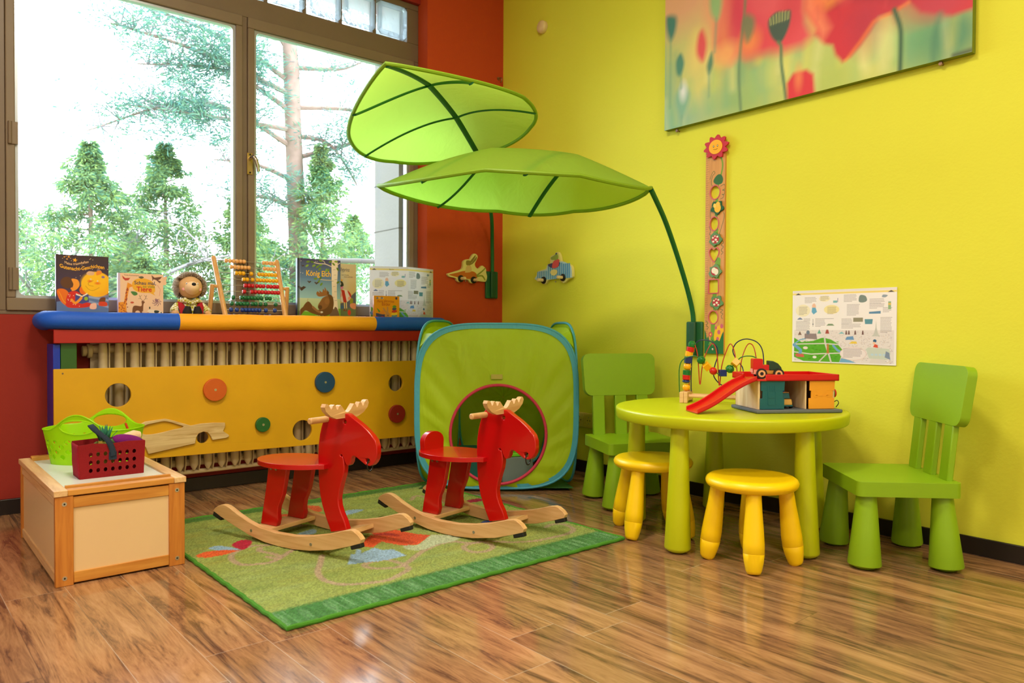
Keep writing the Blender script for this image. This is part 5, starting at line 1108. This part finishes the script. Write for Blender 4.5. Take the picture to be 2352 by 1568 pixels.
DG = (72, 92, 82)
for x, y, rx, ry, cc, so, a in ((.42, .44, .05, .12, (214, 60, 90), .06, .8), (.48, .30, .05, .06, (246, 150, 80), .06, .8), (.36, .28, .06, .05, (250, 190, 110), .06, .7), (.56, .50, .10, .14, (232, 96, 110), .08, .7), (.68, .40, .05, .10, (206, 60, 80), .06, .5), (.30, .50, .06, .10, (240, 140, 120), .08, .6), (.20, .34, .05, .08, (250, 210, 120), .08, .6), (.80, .42, .03, .12, (250, 130, 90), .05, .8), (.86, .50, .06, .10, (255, 190, 120), .06, .8), (.92, .40, .04, .06, (236, 90, 90), .05, .8), (1.28, .20, .08, .05, (190, 60, 84), .05, .5)): P.ell(x, y, rx, ry, cc, so, a)
for i in range(60):
    x, y = rr.uniform(.75, 1.38), rr.uniform(.18, .5); P.stroke([(x, y), (x+rr.uniform(-.05, .05), y+rr.uniform(.03, .1))], .006, rr.choice([(180, 40, 66), (230, 80, 90), (200, 50, 80)]), .02, .25)
P.poly(cr(q([(1.91,2.159),(1.944,2.182),(1.98,2.176),(2.015,2.166),(2.012,2.114),(1.99,2.066),(1.968,2.046),(1.937,2.065),(1.914,2.11)])), DG, .014)
for i in range(7): P.stroke(q([(1.918+i*.0145, 2.163+.012*math.sin(i*.5)), (1.922+i*.0135, 2.135)]), .005, (200, 206, 130), .008, .8)
P.stroke(q(cr([(1.958,2.05),(1.966,2.04),(1.972,2.024),(1.974,1.955),(1.985,1.88),(1.999,1.79)], False)), .014, (92, 128, 90), .012)
P.poly(cr(q([(1.802,2.221),(1.839,2.188),(1.835,2.133),(1.804,2.094),(1.779,2.151),(1.782,2.199)])), (110, 132, 96), .03, .9).stroke(q(cr([(1.80,2.5),(1.790,2.25),(1.77,2.08),(1.763,1.95),(1.774,1.79)], False)), .012, (100, 132, 96), .016, .9)
for pts, cc, so in (([(1.345,2.352),(1.404,2.333),(1.399,2.265),(1.371,2.228),(1.346,2.282)], (70, 130, 120), .03), ([(1.434,2.148),(1.454,2.097),(1.435,2.041),(1.410,2.056),(1.406,2.117)], (80, 140, 120), .02), ([(1.613,2.105),(1.623,2.051),(1.601,2.005),(1.587,2.046)], (96, 140, 110), .02), ([(1.606,2.37),(1.662,2.35),(1.66,2.274),(1.638,2.244),(1.607,2.291)], (150, 190, 130), .03), ([(1.445,1.992),(1.488,1.944),(1.475,1.879),(1.442,1.832),(1.408,1.886),(1.403,1.949)], (130, 180, 150), .03), ([(1.563,2.223),(1.586,2.15),(1.565,2.074),(1.528,2.122),(1.536,2.202)], (226, 84, 90), .03)):
    P.poly(cr(q(pts)), cc, so)
P.ell(*q([(1.45,1.96)])[0], .02, .04, (240, 240, 240), .03, .8)
for a, b2 in (((1.442,1.84),(1.44,1.79)), ((1.371,2.23),(1.37,1.9)), ((1.638,2.25),(1.63,2.1)), ((1.435,2.05),(1.437,1.98)), ((1.60,2.01),(1.60,1.9))): P.stroke(q([a, b2]), .008, (110, 160, 130), .02, .7)
P.poly(q([(2.004,1.78),(2.0,1.861),(2.03,1.897),(2.09,1.897),(2.122,1.87),(2.13,1.78)]), (218, 52, 66), .02).ell(*q([(2.055,1.87)])[0], .015, .04, (246, 150, 90), .03, .7).stroke(q(cr([(2.448,2.03),(2.470,1.96),(2.474,1.90),(2.472,1.79)], False)), .017, (56, 96, 70), .014).stroke(q(cr([(2.612,1.96),(2.595,1.875),(2.591,1.79)], False)), .014, (70, 130, 104), .03, .8)
P.stroke(q([(2.66,1.797),(2.72,1.80)]), .01, (50, 40, 50), .02)
P.build('print', t, printed(.55, .1, 900.))
MB().box(0, CW, .0004, .031, 0, CH, paint((120, 138, 30), .7, .2)).build('stretcher_frame', t)
for i, (x, z) in enumerate(((1.403, 1.782), (2.611, 1.784))):
    tag(MB().tube([(x, -.0, z), (x, -.012, z), (x, -.018, z), (x, -.024, z)], [.004, .004, .0085, .0065], paint((150, 120, 100), .35, Metallic=.7), 14).build('wall_screw'), ('small screw in the yellow wall under the left end of the poppy canvas', 'small screw in the yellow wall under the right end of the poppy canvas')[i], 'screw')
tag(MB().tube([(.387, -.0005, 2.603), (.387, -.016, 2.603), (.387, -.024, 2.603), (.387, -.030, 2.603)], [.036, .038, .036, .028], paint((232, 206, 150), .5), 32).build('mounted_peg'), 'round pale wooden peg high on the yellow wall near the corner', 'peg')
tag(MB().tube(cr([(.0, -.040, 2.39), (.02, -.040, 2.39), (.035, -.040, 2.382), (.034, -.040, 2.366), (.022, -.040, 2.362)], False), .004, paint((150, 120, 80), .35, Metallic=.7), 10).cyl((.0, -.040, 2.39), (.004, -.040, 2.39), .010, paint((150, 120, 80), .35, Metallic=.7)).build('wall_hook'), 'small brass hook at the top of the red pier', 'hook')

# growth chart
gx0, gz0, GW, GH = 1.570, .690, .108, .985
t = thing('growth_chart', 'wooden growth chart with a smiling red flower on top, holes and ladybirds', 'growth chart', (gx0, -.012, gz0))
P = Paint(GW, GH, .0016, (216, 154, 86)); q = lambda pts: [(x-gx0, z-gz0) for x, z in pts]
for i in range(60): x = rr.random()*GW; P.stroke([(x, rr.random()*GH), (x+.003, rr.random()*GH)], .003, (190, 122, 60), .004, .35)
LG, DGR = (112, 160, 36), (64, 96, 40)
for i in range(84): P.stroke([(.003, .075+i*.0105), (.003+(.012 if i % 5 else .017), .075+i*.0105)], .0012, (110, 70, 40))
P.stroke(q(cr([(1.652,1.62),(1.664,1.58),(1.66,1.54),(1.645,1.50),(1.64,1.46)], False)), .008, LG).stroke(q([(1.635,1.44),(1.632,1.36),(1.625,1.26),(1.635,1.13),(1.632,1.0),(1.625,.88),(1.618,.74)]), .015, LG).stroke(q([(1.632,1.27),(1.62,1.22)]), .024, LG).stroke(q([(1.645,1.13),(1.64,1.05)]), .026, LG).stroke(q([(1.628,.99),(1.625,.95)]), .022, LG).stroke(q([(1.618,.85),(1.617,.74)]), .022, LG)
for v in ([(1.61,1.475),(1.602,1.50),(1.61,1.53),(1.622,1.54),(1.615,1.55),(1.603,1.535),(1.595,1.515)], [(1.655,1.475),(1.675,1.48),(1.678,1.46),(1.665,1.455),(1.677,1.45),(1.675,1.435),(1.663,1.435),(1.672,1.43),(1.668,1.42),(1.655,1.415)], [(1.617,1.41),(1.602,1.38),(1.598,1.34),(1.603,1.32)], [(1.672,1.35),(1.676,1.33),(1.66,1.28),(1.645,1.24)], [(1.60,1.31),(1.594,1.29),(1.60,1.27),(1.594,1.255),(1.604,1.25),(1.606,1.236)], [(1.66,1.225),(1.673,1.21),(1.66,1.20),(1.672,1.19),(1.66,1.175),(1.670,1.165),(1.662,1.155)], [(1.66,.90),(1.672,.895),(1.66,.885),(1.672,.878),(1.664,.866),(1.670,.855)], [(1.578,.845),(1.59,.835),(1.58,.825),(1.592,.815),(1.586,.805)]): P.stroke(cr(q(v), False), .0026, DGR)
P.poly(cr(q([(1.643,1.532),(1.660,1.525),(1.668,1.505),(1.662,1.488),(1.645,1.484),(1.628,1.487),(1.614,1.503),(1.625,1.522)])), (46, 104, 50)).poly(cr(q([(1.655,.825),(1.675,.815),(1.678,.76),(1.640,.748),(1.625,.76),(1.630,.80)])), (244, 190, 10))
for x, z, r in ((1.652,.792,.011),(1.667,.82,.011),(1.635,.812,.008),(1.645,.76,.010),(1.676,.78,.010)): P.ell(x-gx0, z-gz0, r*.8, r, (206, 96, 120))
P.poly(q([(1.57,.68),(1.57,.806),(1.578,.79),(1.585,.76),(1.592,.775),(1.60,.75),(1.61,.76),(1.625,.748),(1.64,.757),(1.655,.75),(1.668,.78),(1.68,.80),(1.68,.68)]), (26, 112, 54))
P.ell(1.605-gx0, .781-gz0, .011, .012, (206, 80, 90)).ell(1.605-gx0, .781-gz0, .0045, .005, (244, 190, 30))
for a in (-.6, 0, .6): P.stroke(q([(1.608,.755),(1.608+.02*math.sin(a),.732)]), .005, (120, 170, 40))
HOL = [(1.6235,1.450,.0265,.0315,'e'), (1.6205,1.303,.023,.0315,'e'), (1.6205,1.157,.0265,.0315,'h'), (1.619,1.008,.0265,.031,'q'), (1.619,.862,.0255,.030,'e')]
def hout(x, z, rx, rz, k, f=1., n=32):
    if k == 'e': return [(x+rx*f*math.cos(2*PI*i/n), z+rz*f*math.sin(2*PI*i/n)) for i in range(n)]
    if k == 'q': return rrect(x-rx*f, x+rx*f, z-rz*f, z+rz*f, .005, 4)
    return cr([(x, z+rz*.72*f), (x+rx*.5*f, z+rz*f), (x+rx*f, z+rz*.5*f), (x+rx*.75*f, z-rz*.25*f), (x, z-rz*f), (x-rx*.75*f, z-rz*.25*f), (x-rx*f, z+rz*.5*f), (x-rx*.5*f, z+rz*f)], True, 4)
def msk(cx, cy):
    keep = np.ones(cx.shape, bool)
    for x, z, rx, rz, k in HOL:
        w_ = P.sdf; pts = [(a-gx0, b-gz0) for a, b in hout(x, z, rx, rz, k)]; X, Y = cx, cy; ins = np.zeros(cx.shape, bool)
        for i in range(len(pts)):
            (ax_, ay), (bx2, by) = pts[i], pts[(i+1) % len(pts)]
            if ay == by: continue
            ins ^= ((ay > Y) != (by > Y)) & (X < (bx2-ax_)*(Y-ay)/(by-ay)+ax_)
        keep &= ~ins
    return keep
P.build('print', t, printed(.45), mask=msk)
WDE = paint((210, 148, 80), .5)
MB().prism([(0, 0), (GW, 0), (GW, GH), (0, GH)], .0003, .0115, WDE, 'xz', [[(a-gx0, b-gz0) for a, b in hout(*h_)] for h_ in HOL]).build('board', t)
for h_ in HOL: MB().prism([(a-gx0, b-gz0) for a, b in hout(*h_, 1.13)], -.0016, .0008, paint((214, 96, 110), .5, .1), 'xz', [[(a-gx0, b-gz0) for a, b in hout(*h_, .97)]]).build('hole_rim', t)
fl = MB(); fx_, fz_ = 1.634-gx0, 1.659-gz0
for i in range(10):
    a = i*2*PI/10+.15; c, s = math.cos(a), math.sin(a); pt = lambda r, w_: (fx_+(r*c-w_*s)*1.0, fz_+(r*s+w_*c)*.82)
    fl.prism(cr([pt(.024, -.014), pt(.045, -.0165), pt(.066, -.006), pt(.069, 0), pt(.066, .006), pt(.045, .0165), pt(.024, .014)], True, 4), -.012+(i % 2)*.0004, -.003, paint((204, 34, 62), .5, .1), 'xz')
fo = fl.build('flower', t)
fc = MB().prism(circle(fx_, fz_, .037, 40, .033), -.014, -.006, paint((250, 180, 14), .5), 'xz').build('flower_face', fo)
fe = MB()
for s in (-1, 1): fe.prism(circle(fx_+s*.011, fz_+.004, .0035, 14, .005), -.0146, -.014, paint((40, 60, 40), .4), 'xz').prism(circle(fx_+s*.011, fz_+.0045, .0022, 10), -.0150, -.0146, paint((240, 240, 230), .4), 'xz')
fe.tube([(fx_+.013*math.sin(a), -.0145, fz_-.004-.008*math.cos(a)) for a in np.linspace(-1, 1, 9)], .0008, paint((110, 70, 20), .5), 6); fe.build('smile', fc)
def ladyleaf(x, z, bug, cc):
    x -= gx0; z -= gz0
    o = MB().prism(cr([(x+(.033+.006*math.sin(5*a+x*40))*math.cos(a), z+(.030+.005*math.cos(5*a+z*30))*math.sin(a)) for a in np.linspace(0, 2*PI, 20, endpoint=False)], True, 2), -.0075, -.0005, paint(cc, .6, .1), 'xz').build('leaf_applique', t, bevel=.0008)
    m = MB(); k = -.0082
    if bug == 'w':
        m.prism(circle(x+.004, z-.003, .018, 24, .021), k, -.0075, paint((244, 190, 40), .5), 'xz').prism(circle(x+.006, z+.014, .012, 20), k-.0003, -.0075, paint((244, 196, 60), .5), 'xz').prism(circle(x-.012, z+.010, .008, 16, .010), k-.0002, -.0075, paint((250, 210, 90), .5), 'xz')
    else:
        m.prism(circle(x, z, .021, 28, .020), k, -.0075, paint((186, 34, 40), .5), 'xz'); wht = paint((240, 232, 210), .5)
        if bug == 's':
            for a, b2, r in ((-.010,-.010,.006),(.004,-.002,.0065),(.012,.011,.0055),(-.012,.008,.005),(.012,-.012,.005),(-.001,.015,.004)): m.prism(circle(x+a, z+b2, r, 16, r*.8), k-.0004, k, wht, 'xz')
        else: m.prism(circle(x-.004, z+.004, .013, 20, .014), k-.0004, k, wht, 'xz').prism(circle(x+.009, z-.003, .012, 20, .015), k-.0006, k, wht, 'xz')
    m.build('insect', o)
ladyleaf(1.640, 1.376, 'w', (30, 96, 54)); ladyleaf(1.632, 1.228, 's', (92, 140, 84)); ladyleaf(1.631, 1.078, 'b', (110, 150, 100)); ladyleaf(1.641, .932, 's', (98, 146, 92))
MB().tube([(1.619-gx0, 0, .710-gz0), (1.619-gx0, -.002, .710-gz0), (1.619-gx0, -.0035, .710-gz0)], [.005, .005, .002], paint((214, 206, 190), .3, Metallic=.6), 12).build('screw', t)

# city poster
t = thing('city_poster', 'laminated white illustrated city poster taped to the yellow wall', 'poster', (2.0215, -.004, .667), 0)
P = citymap(.437, .304, .0012, 0, 1); o = P.build('print', t, printed(.14, .35, 14., .6))
MB().box(0, .437, .0003, .003, 0, .304, paint((232, 230, 226), .4)).build('lamination', t)

# rabbit and crocodile coat hooks
BOARD = paint((236, 226, 150), .5, .05); EDGE = paint((226, 200, 180), .6)
def hookboard(label, loc, rz, outline, deco, wheels):
    t = thing('coat_hook', label, 'coat hook', loc, rz, 'painted wooden coat hooks')
    b = MB().prism(outline, -.020, -.002, BOARD, 'xz').build('board', t, bevel=.0015)
    m = MB()
    for i, (pts, cc) in enumerate(deco): m.prism(pts, -.0204-.0002*i, -.0199, paint(cc, .5, .08), 'xz')
    m.build('painting', b)
    for x, z in wheels:
        h_ = MB().cyl((x, -.020, z), (x, -.028, z), .021, BLACK, n=28).cyl((x, -.028, z), (x, -.031, z), .017, BLACK, n=24); h_ = h_.build('wheel', t, bevel=.0015)
        MB().tube([(x, -.031, z), (x, -.066, z), (x, -.069, z)], [.0095, .0095, .007], paint((236, 210, 160), .5), 16).build('peg', t)
    xm = sum(w_[0] for w_ in wheels)/2; MB().cyl((xm, -.002, wheels[0][1]-.012), (xm, -.006, wheels[0][1]-.012), .004, SCREW, n=12).build('screw', t)
    return t
ry, rz_ = -.290, 1.165
def q(pts): return [((-.434+(x-175)*.000503)-ry, 1.131-(y-455)*.00045-rz_) for x, y in pts]
C1 = cr(q([(172,455),(195,440),(300,405),(375,375),(398,330),(402,275),(430,245),(470,235),(500,235),(530,185),(560,152),(600,160),(618,190),(600,240),(575,290),(585,330),(620,355),(655,335),(685,308),(720,325),(748,355),(750,400),(765,455),(755,505),(730,530),(640,525),(590,540),(540,560),(500,545),(470,515),(420,515),(390,545),(340,552),(305,530),(290,500),(200,485)]), True, 3)
hookboard('wooden coat hook shaped as a rabbit driving a carrot car, on the red pier', (0, ry, rz_), R90, C1,
    [(cr(q([(195,458),(300,430),(400,400),(470,395),(560,400),(605,440),(600,495),(500,505),(320,490),(220,472)]), True, 3), (206, 110, 36)), (cr(q([(440,300),(445,260),(480,250),(515,265),(520,300),(490,320),(455,318)]), True, 3), (150, 130, 60)), (cr(q([(500,265),(570,180),(585,175),(570,215),(520,280)]), True, 3), (140, 120, 60)), (cr(q([(520,290),(590,200),(603,195),(590,240),(530,300)]), True, 3), (140, 120, 60)), (cr(q([(455,325),(510,325),(520,400),(430,420),(430,395)]), True, 3), (226, 190, 130)),
     (cr(q([(600,440),(680,380),(730,335),(738,345),(690,395),(610,455)]), True, 3), (150, 160, 60)), (cr(q([(605,455),(690,440),(735,500),(725,508),(680,460),(610,470)]), True, 3), (150, 160, 60))], q([(360,505), (552,515)]))
cx_, cz_ = .511, 1.13
def q(pts): return [((.358+(x-1540)*.000577)-cx_, 1.123-(y-480)*.00043-cz_) for x, y in pts]
C2 = cr(q([(1538,545),(1538,480),(1548,425),(1600,405),(1680,390),(1700,345),(1745,330),(1750,240),(1790,215),(1815,205),(1840,180),(1870,185),(1895,240),(1910,305),(1960,340),(2040,365),(2065,400),(2075,460),(2075,520),(2060,540),(2010,560),(1965,600),(1920,590),(1890,550),(1800,540),(1720,550),(1680,600),(1630,595),(1600,560)]), True, 3)
st = [([*q([(x, 425 if x < 1700 else (345 if x > 1920 else 330)), (x+14, 420 if x < 1700 else (345 if x > 1920 else 330)), (x+14, 540), (x, 540)])], (92, 164, 226)) for x in list(range(1552, 1700, 28))+list(range(1720, 2050, 28))]
hookboard('wooden coat hook of a crocodile in a blue striped car on the yellow wall', (cx_, 0, cz_), 0, C2,
    [(cr(q([(1545,540),(1545,470),(1560,425),(1690,400),(1720,335),(1920,310),(2040,372),(2065,420),(2068,525),(2050,538)]), True, 3), (196, 224, 240))]+st+[(cr(q([(1725,335),(1890,320),(1880,370),(1820,395),(1760,380)]), True, 3), (70, 70, 130)), (cr(q([(1785,385),(1800,310),(1850,280),(1885,290),(1880,370),(1830,395)]), True, 3), (224, 80, 80)), (cr(q([(1765,245),(1810,225),(1840,205),(1865,220),(1870,270),(1840,290),(1815,280),(1775,275)]), True, 3), (150, 176, 70)), (cr(q([(1760,455),(1770,425),(1810,412),(1855,425),(1862,460),(1830,492),(1785,488)]), True, 3), (240, 224, 150)), (cr(q([(1836,195),(1850,190),(1852,212),(1840,215)]), True, 3), (70, 90, 110))], q([(1655, 548), (1945, 530)]))

# power socket strip
SOK = paint((226, 206, 120), .4)
t = thing('power_socket', 'cream three-gang power socket strip low on the yellow wall behind the green chair', 'socket', (.735, 0, .292))
MB().box(-.125, .105, -.012, -.001, -.042, .042, SOK).build('faceplate', t, bevel=.004)
for i, x in enumerate((-.082, -.010, .062)):
    o = MB().prism(rrect(x-.033, x+.033, -.034, .034, .004), -.0145, -.011, SOK, 'xz', [circle(x, 0, .0195, 32)]).cyl((x, -.0115, 0), (x, -.0118, 0), .0195, paint((196, 176, 96), .5), n=32).build('socket_insert', t, bevel=.001)
    if i: MB().cyl((x-.0095, -.0119, 0), (x-.0095, -.0126, 0), .003, BLACK, n=12).cyl((x+.0095, -.0119, 0), (x+.0095, -.0126, 0), .003, BLACK, n=12).box(x-.003, x+.003, -.0145, -.0119, .016, .0195, STE).box(x-.003, x+.003, -.0145, -.0119, -.0195, -.016, STE).build('contacts', o)
    else: MB().cyl((x, -.0119, 0), (x, -.0126, 0), .007, BLACK, n=14).build('contacts', o)

# ------------------------------------------------------------------ wooden toy box with baskets
PNY = wood((212, 150, 66), (190, 122, 46), 'Y', 4., .45); PNX = wood((232, 196, 146), (206, 160, 108), 'X', 4., .45); PNZ = wood((206, 134, 54), (184, 110, 40), 'Z', 4., .45); LAM = paint((230, 198, 152), .35, .02); LIDP = paint((226, 236, 238), .3)  # LAM: white melamine with the warm lamp light put into its colour
t = thing('toy_box', 'pine framed toy box with white panels and lid on the floor beside the rug', 'toy box', (.757, -2.443, 0), math.radians(1.))
X0, X1, Y0, Y1 = -.385, .352, -.190, .190
for sx, sy in ((1,-1),(1,1),(-1,-1),(-1,1)):
    xa, xb = (X1-.022, X1) if sx > 0 else (X0, X0+.022)
    ya, yb = (Y0, Y0+.05) if sy < 0 else (Y1-.05, Y1)
    pst = MB().box(xa, xb, ya, yb, 0, .278, PNZ).build('corner_post', t, bevel=.002)
    if sx > 0:
        for z in (.025, .255): MB().cyl((X1, (ya+yb)/2, z), (X1+.0012, (ya+yb)/2, z), .0068, SCREW, n=18).cyl((X1+.0012, (ya+yb)/2, z), (X1+.0016, (ya+yb)/2, z), .003, BLACK, n=6).build('screw', pst)
for x0, x1 in ((X1-.020, X1-.002), (X0+.002, X0+.020)):
    MB().box(x0, x1, Y0+.05, Y1-.05, .006, .040, PNY).build('rail', t, bevel=.0015); MB().box(x0, x1, Y0+.05, Y1-.05, .240, .274, PNY).build('rail', t, bevel=.0015)
    MB().box(x0+.006, x1-.005, Y0+.05, Y1-.05, .040, .240, LAM).build('panel', t)
for y0, y1 in ((Y0+.003, Y0+.020), (Y1-.020, Y1-.003)):
    MB().box(X0+.022, X1-.022, y0, y1, .006, .036, PNX).build('rail', t, bevel=.0015); MB().box(X0+.022, X1-.022, y0, y1, .244, .274, PNX).build('rail', t, bevel=.0015)
    MB().box(X0+.022, X1-.022, y0+.005, y1-.005, .036, .244, LAM).build('panel', t)
ld = MB().box(X0+.03, X1-.04, Y0+.030, Y1-.030, .2795, .290, LIDP).build('lid_panel', t)
MB().box(X0-.01, X1+.004, Y0-.004, Y0+.034, .279, .298, PNX).build('lid_rail', t, bevel=.002); MB().box(X0-.01, X1+.004, Y1-.034, Y1+.004, .279, .298, PNX).build('lid_rail', t, bevel=.002)
MB().box(X1-.034, X1+.002, Y0+.034, Y1-.034, .279, .297, PNY).build('lid_rail', t, bevel=.002); MB().box(X1-.052, X1-.040, Y0+.034, Y1-.034, .2905, .304, PNY).build('lid_batten', t, bevel=.001); MB().box(X0-.004, X0+.03, Y0+.034, Y1-.034, .279, .306, PNY).build('lid_rail', t, bevel=.002)
LZ = .2903
def pathshell(outline_lo, outline_hi, z0, z1f, mat, name, parent, holes=None):
    pass
# lime plastic basket with two loop handles
LIM = cloth((192, 250, 20), .4, .35, 'lime_plastic', .0, 1.)
t = thing('green_basket', 'bright lime plastic tub basket with round holes and two loop handles', 'basket', (.545, -2.418, LZ), math.radians(51))
n, m = 400, 34; A0, B0, A1, B1, HT = .146, .096, .172, .112, .130
def wallpt(k, f, z):
    a = 2*PI*k/n; A, B = A0+(A1-A0)*f, B0+(B1-B0)*f
    return (A*abs(math.cos(a))**.72*math.copysign(1, math.cos(a)), B*abs(math.sin(a))**.72*math.copysign(1, math.sin(a)), z)
m = 84
def htop(k):
    x, y, _ = wallpt(k, 1, 0)
    return HT+(.058*(.5+.5*math.cos(PI*x/.125)) if abs(x) < .125 and abs(y) > .05 else 0)
V = []; F_ = []
for i in range(m+1):
    for k in range(n):
        z = htop(k)*i/m; V.append(wallpt(k, z/HT, z))
def inhole(k, i):
    a = (k+.5)/n*36; z = (htop(k)+htop(k+1))/2*(i+.5)/m; a *= 20/36; x, y, _ = wallpt(k+.5, 1, 0)
    if abs(y) > .05 and (x/.066)**2+((z-HT-.012)/.026)**2 < 1: return True
    for v in range(4):
        zc = .030+v*.0185; ac = round(a-.5*(v % 2))+.5*(v % 2)
        if math.hypot((a-ac)*.0425, z-zc) < .0082: return True
    return False
F_ = [(i*n+k, i*n+(k+1) % n, (i+1)*n+(k+1) % n, (i+1)*n+k) for i in range(m) for k in range(n) if not inhole(k, i)]
F_.append(tuple(range(n-1, -1, -1)))
b = MB().add(V, F_, LIM).build('tub', t, sharp=60)
sm = b.modifiers.new('s', 'SOLIDIFY'); sm.thickness = .0032
for sgn in (-1, 1):
    ks = [k for k in np.linspace(0, n/2, 61)]
    def hp(x, z): 
        k = (n/4 if sgn > 0 else 3*n/4); best = min(np.linspace(k-50, k+50, 201), key=lambda q_: abs(wallpt(q_, 1, 0)[0]-x)); return Vector(wallpt(best, z/HT, z))
    MB().tube([hp(.066*math.cos(a), HT+.012+.026*math.sin(a)) for a in np.linspace(0, 2*PI, 48, endpoint=False)], .0028, LIM, 8, closed=True).build('handle_rim', t)
MB().tube([Vector(wallpt(k, htop(k)/HT, htop(k))) for k in range(n)], .0028, LIM, 6, closed=True).build('rim', t)
tag(MB().tube([(0, 0, 0), (0, 0, .10), (0, 0, .104)], [.0045, .0045, .002], paint((214, 60, 30), .5), 10).build('wooden_stick', loc=(.535, -2.278, LZ+.045), rot=(.35, .25, 0)), 'thin red stick poking out of the lime basket', 'stick')
for i, (x, y, z, cc, lb) in enumerate(((.53, -2.45, .035, (246, 206, 40), 'yellow play fruit lying inside the lime basket'), (.60, -2.40, .036, (190, 0, 130), 'magenta play fruit inside the lime basket, showing through its holes'))):
    tag(MB().ball((0, 0, 0), (.034, .034, .032), paint(cc, .6), 20).build('play_fruit', loc=(x, y, LZ+z)), lb, 'toy fruit')
# red felt basket with a dark carrying strap, felt vegetables inside
FELT = paint((136, 3, 16), .95, .15, .4, 250.); FELT2 = paint((160, 4, 40), .95, .15, .4, 250.); STRP = paint((30, 46, 66), .9, .1, .3, 250.)
t = thing('felt_basket', 'red felt shopping basket with punched holes and a dark blue strap', 'basket', (.858, -2.430, LZ), math.radians(1.))
hols = [circle(-.066+i*.0225, .026+j*.027, .0058, 14, .0074) for j in range(3) for i in range(7) if not (j == 2 and i == 3)]
MB().prism([(-.098, 0), (.098, 0), (.1035, .115), (.05, .117), (-.01, .112), (-.06, .118), (-.1035, .113)], .0505, .0545, FELT, 'yz', hols).build('front_wall', t)
MB().prism([(-.098, 0), (.098, 0), (.1035, .116), (0, .122), (-.1035, .118)], -.0545, -.0505, FELT, 'yz', hols).build('back_wall', t)
for s in (-1, 1):
    V = []; 
    for i in range(9):
        f = i/8; 
        for j in range(9):
            g_ = j/8; V.append((-.0525+.105*g_, s*(.098+.0055*f+.008*math.sin(PI*g_)*math.sin(PI*min(1, f*1.1))), .0005+.113*f))
    F_ = [(i*9+j, i*9+j+1, (i+1)*9+j+1, (i+1)*9+j) for i in range(8) for j in range(8)]
    o = MB().add(V, F_, FELT2).build('end_wall', t); q2 = o.modifiers.new('s', 'SOLIDIFY'); q2.thickness = .0035; q2.offset = 0
MB().box(-.0505, .0505, -.098, .098, .0005, .004, FELT).build('base', t)
sp = cr([(.058, .002, .070), (.0575, .0, .090), (.052, -.014, .125), (.02, -.045, .158), (-.02, -.052, .172), (-.045, -.030, .15), (-.057, -.004, .11), (-.058, .002, .08)], False, 6)
m = MB(); V = []
for p in sp: V += [(p[0], p[1]-.009, p[2]-.002), (p[0], p[1]+.009, p[2]+.002)]
m.add(V, [(2*i, 2*i+1, 2*i+3, 2*i+2) for i in range(len(sp)-1)], STRP); o = m.build('strap', t); q2 = o.modifiers.new('s', 'SOLIDIFY'); q2.thickness = .004; q2.offset = 0
MB().box(.0546, .0566, -.011, .013, .058, .084, STRP).build('strap_end', t)
def inb(x, y, z): return (.858+x-y*.017, -2.430+y+x*.017, LZ+z)
pa = thing('pineapple_toy', 'felt pineapple with green leaf crown standing in the red basket', 'toy fruit', inb(0., -.012, .035), 0)
MB().lathe([(.005, 0), (.026, .004), (.033, .03), (.031, .06), (.02, .082), (.005, .088)], paint((176, 156, 60), .95, .25, .6, 120.), 20).build('fruit', pa)
lm = MB(); GLF = paint((40, 116, 92), .9, .2)
for i in range(14):
    a = i*2.4; r = .004+.014*(i/14); h_ = .058-.03*(i/14); c, s = math.cos(a), math.sin(a)
    lm.add([(r*c-.007*s, r*s+.007*c, .082), (r*c+.007*s, r*s-.007*c, .082), (r*1.6*c+.006*s, r*1.6*s-.006*c, .082+h_*.5), (r*1.6*c-.006*s, r*1.6*s+.006*c, .082+h_*.5), (r*2.6*c, r*2.6*s, .082+h_)], [(0, 1, 2, 3), (3, 2, 4)], GLF)
o = lm.build('leaf_crown', pa); q2 = o.modifiers.new('s', 'SOLIDIFY'); q2.thickness = .002
for i in range(8):
    a = i*PI/4; MB().prism(cr([(0, -.012), (.012, 0), (0, .012), (-.012, 0)], True, 3), 0, .003, paint((120, 140, 60), .95), 'xy', M=Matrix.Translation((.030*math.cos(a), .030*math.sin(a), .072-(i % 2)*.02)) @ Matrix.Rotation(a, 4, 'Z') @ Matrix.Rotation(.8, 4, 'Y')).build('scale', pa)
eg = thing('aubergine_toy', 'purple felt aubergine lying in the red basket', 'toy vegetable', inb(.012, .055, .105), 0)
MB().tube(cr([(0, -.045, .010), (0, -.030, .012), (0, 0, .008), (0, .035, -.004), (0, .05, -.012)], False, 5), [.008, .011, .014, .016, .0175, .019, .020, .0205, .021, .021, .0215, .022, .022, .022, .0215, .0205, .019, .017, .014, .010, .004], paint((120, 0, 120), .9, .15, .4, 250.), 18).build('fruit', eg)
MB().tube([(0, -.062, .016), (0, -.05, .012), (0, -.040, .011)], [.004, .006, .014], paint((70, 110, 60), .9), 12).build('stalk', eg)
tag(MB().tube([(0, -.03, 0), (0, -.02, .004), (0, .012, .006), (0, .030, .002), (0, .036, 0)], [.006, .016, .019, .015, .005], paint((240, 206, 172), .9, .1, .3, 200.), 16).build('turnip_toy', loc=inb(-.012, .074, .118), rot=(.1, 0, .3)), 'pale cream felt root vegetable at the end of the red basket', 'toy vegetable')
tag(MB().tube([(0, -.05, 0), (0, 0, .002), (0, .05, 0)], [.004, .011, .008], paint((226, 150, 80), .9), 12).build('bread_toy', loc=inb(.025, -.045, .098), rot=(-.05, 0, .1)), 'tan felt breadstick lying in the red basket beside the pineapple', 'toy food')
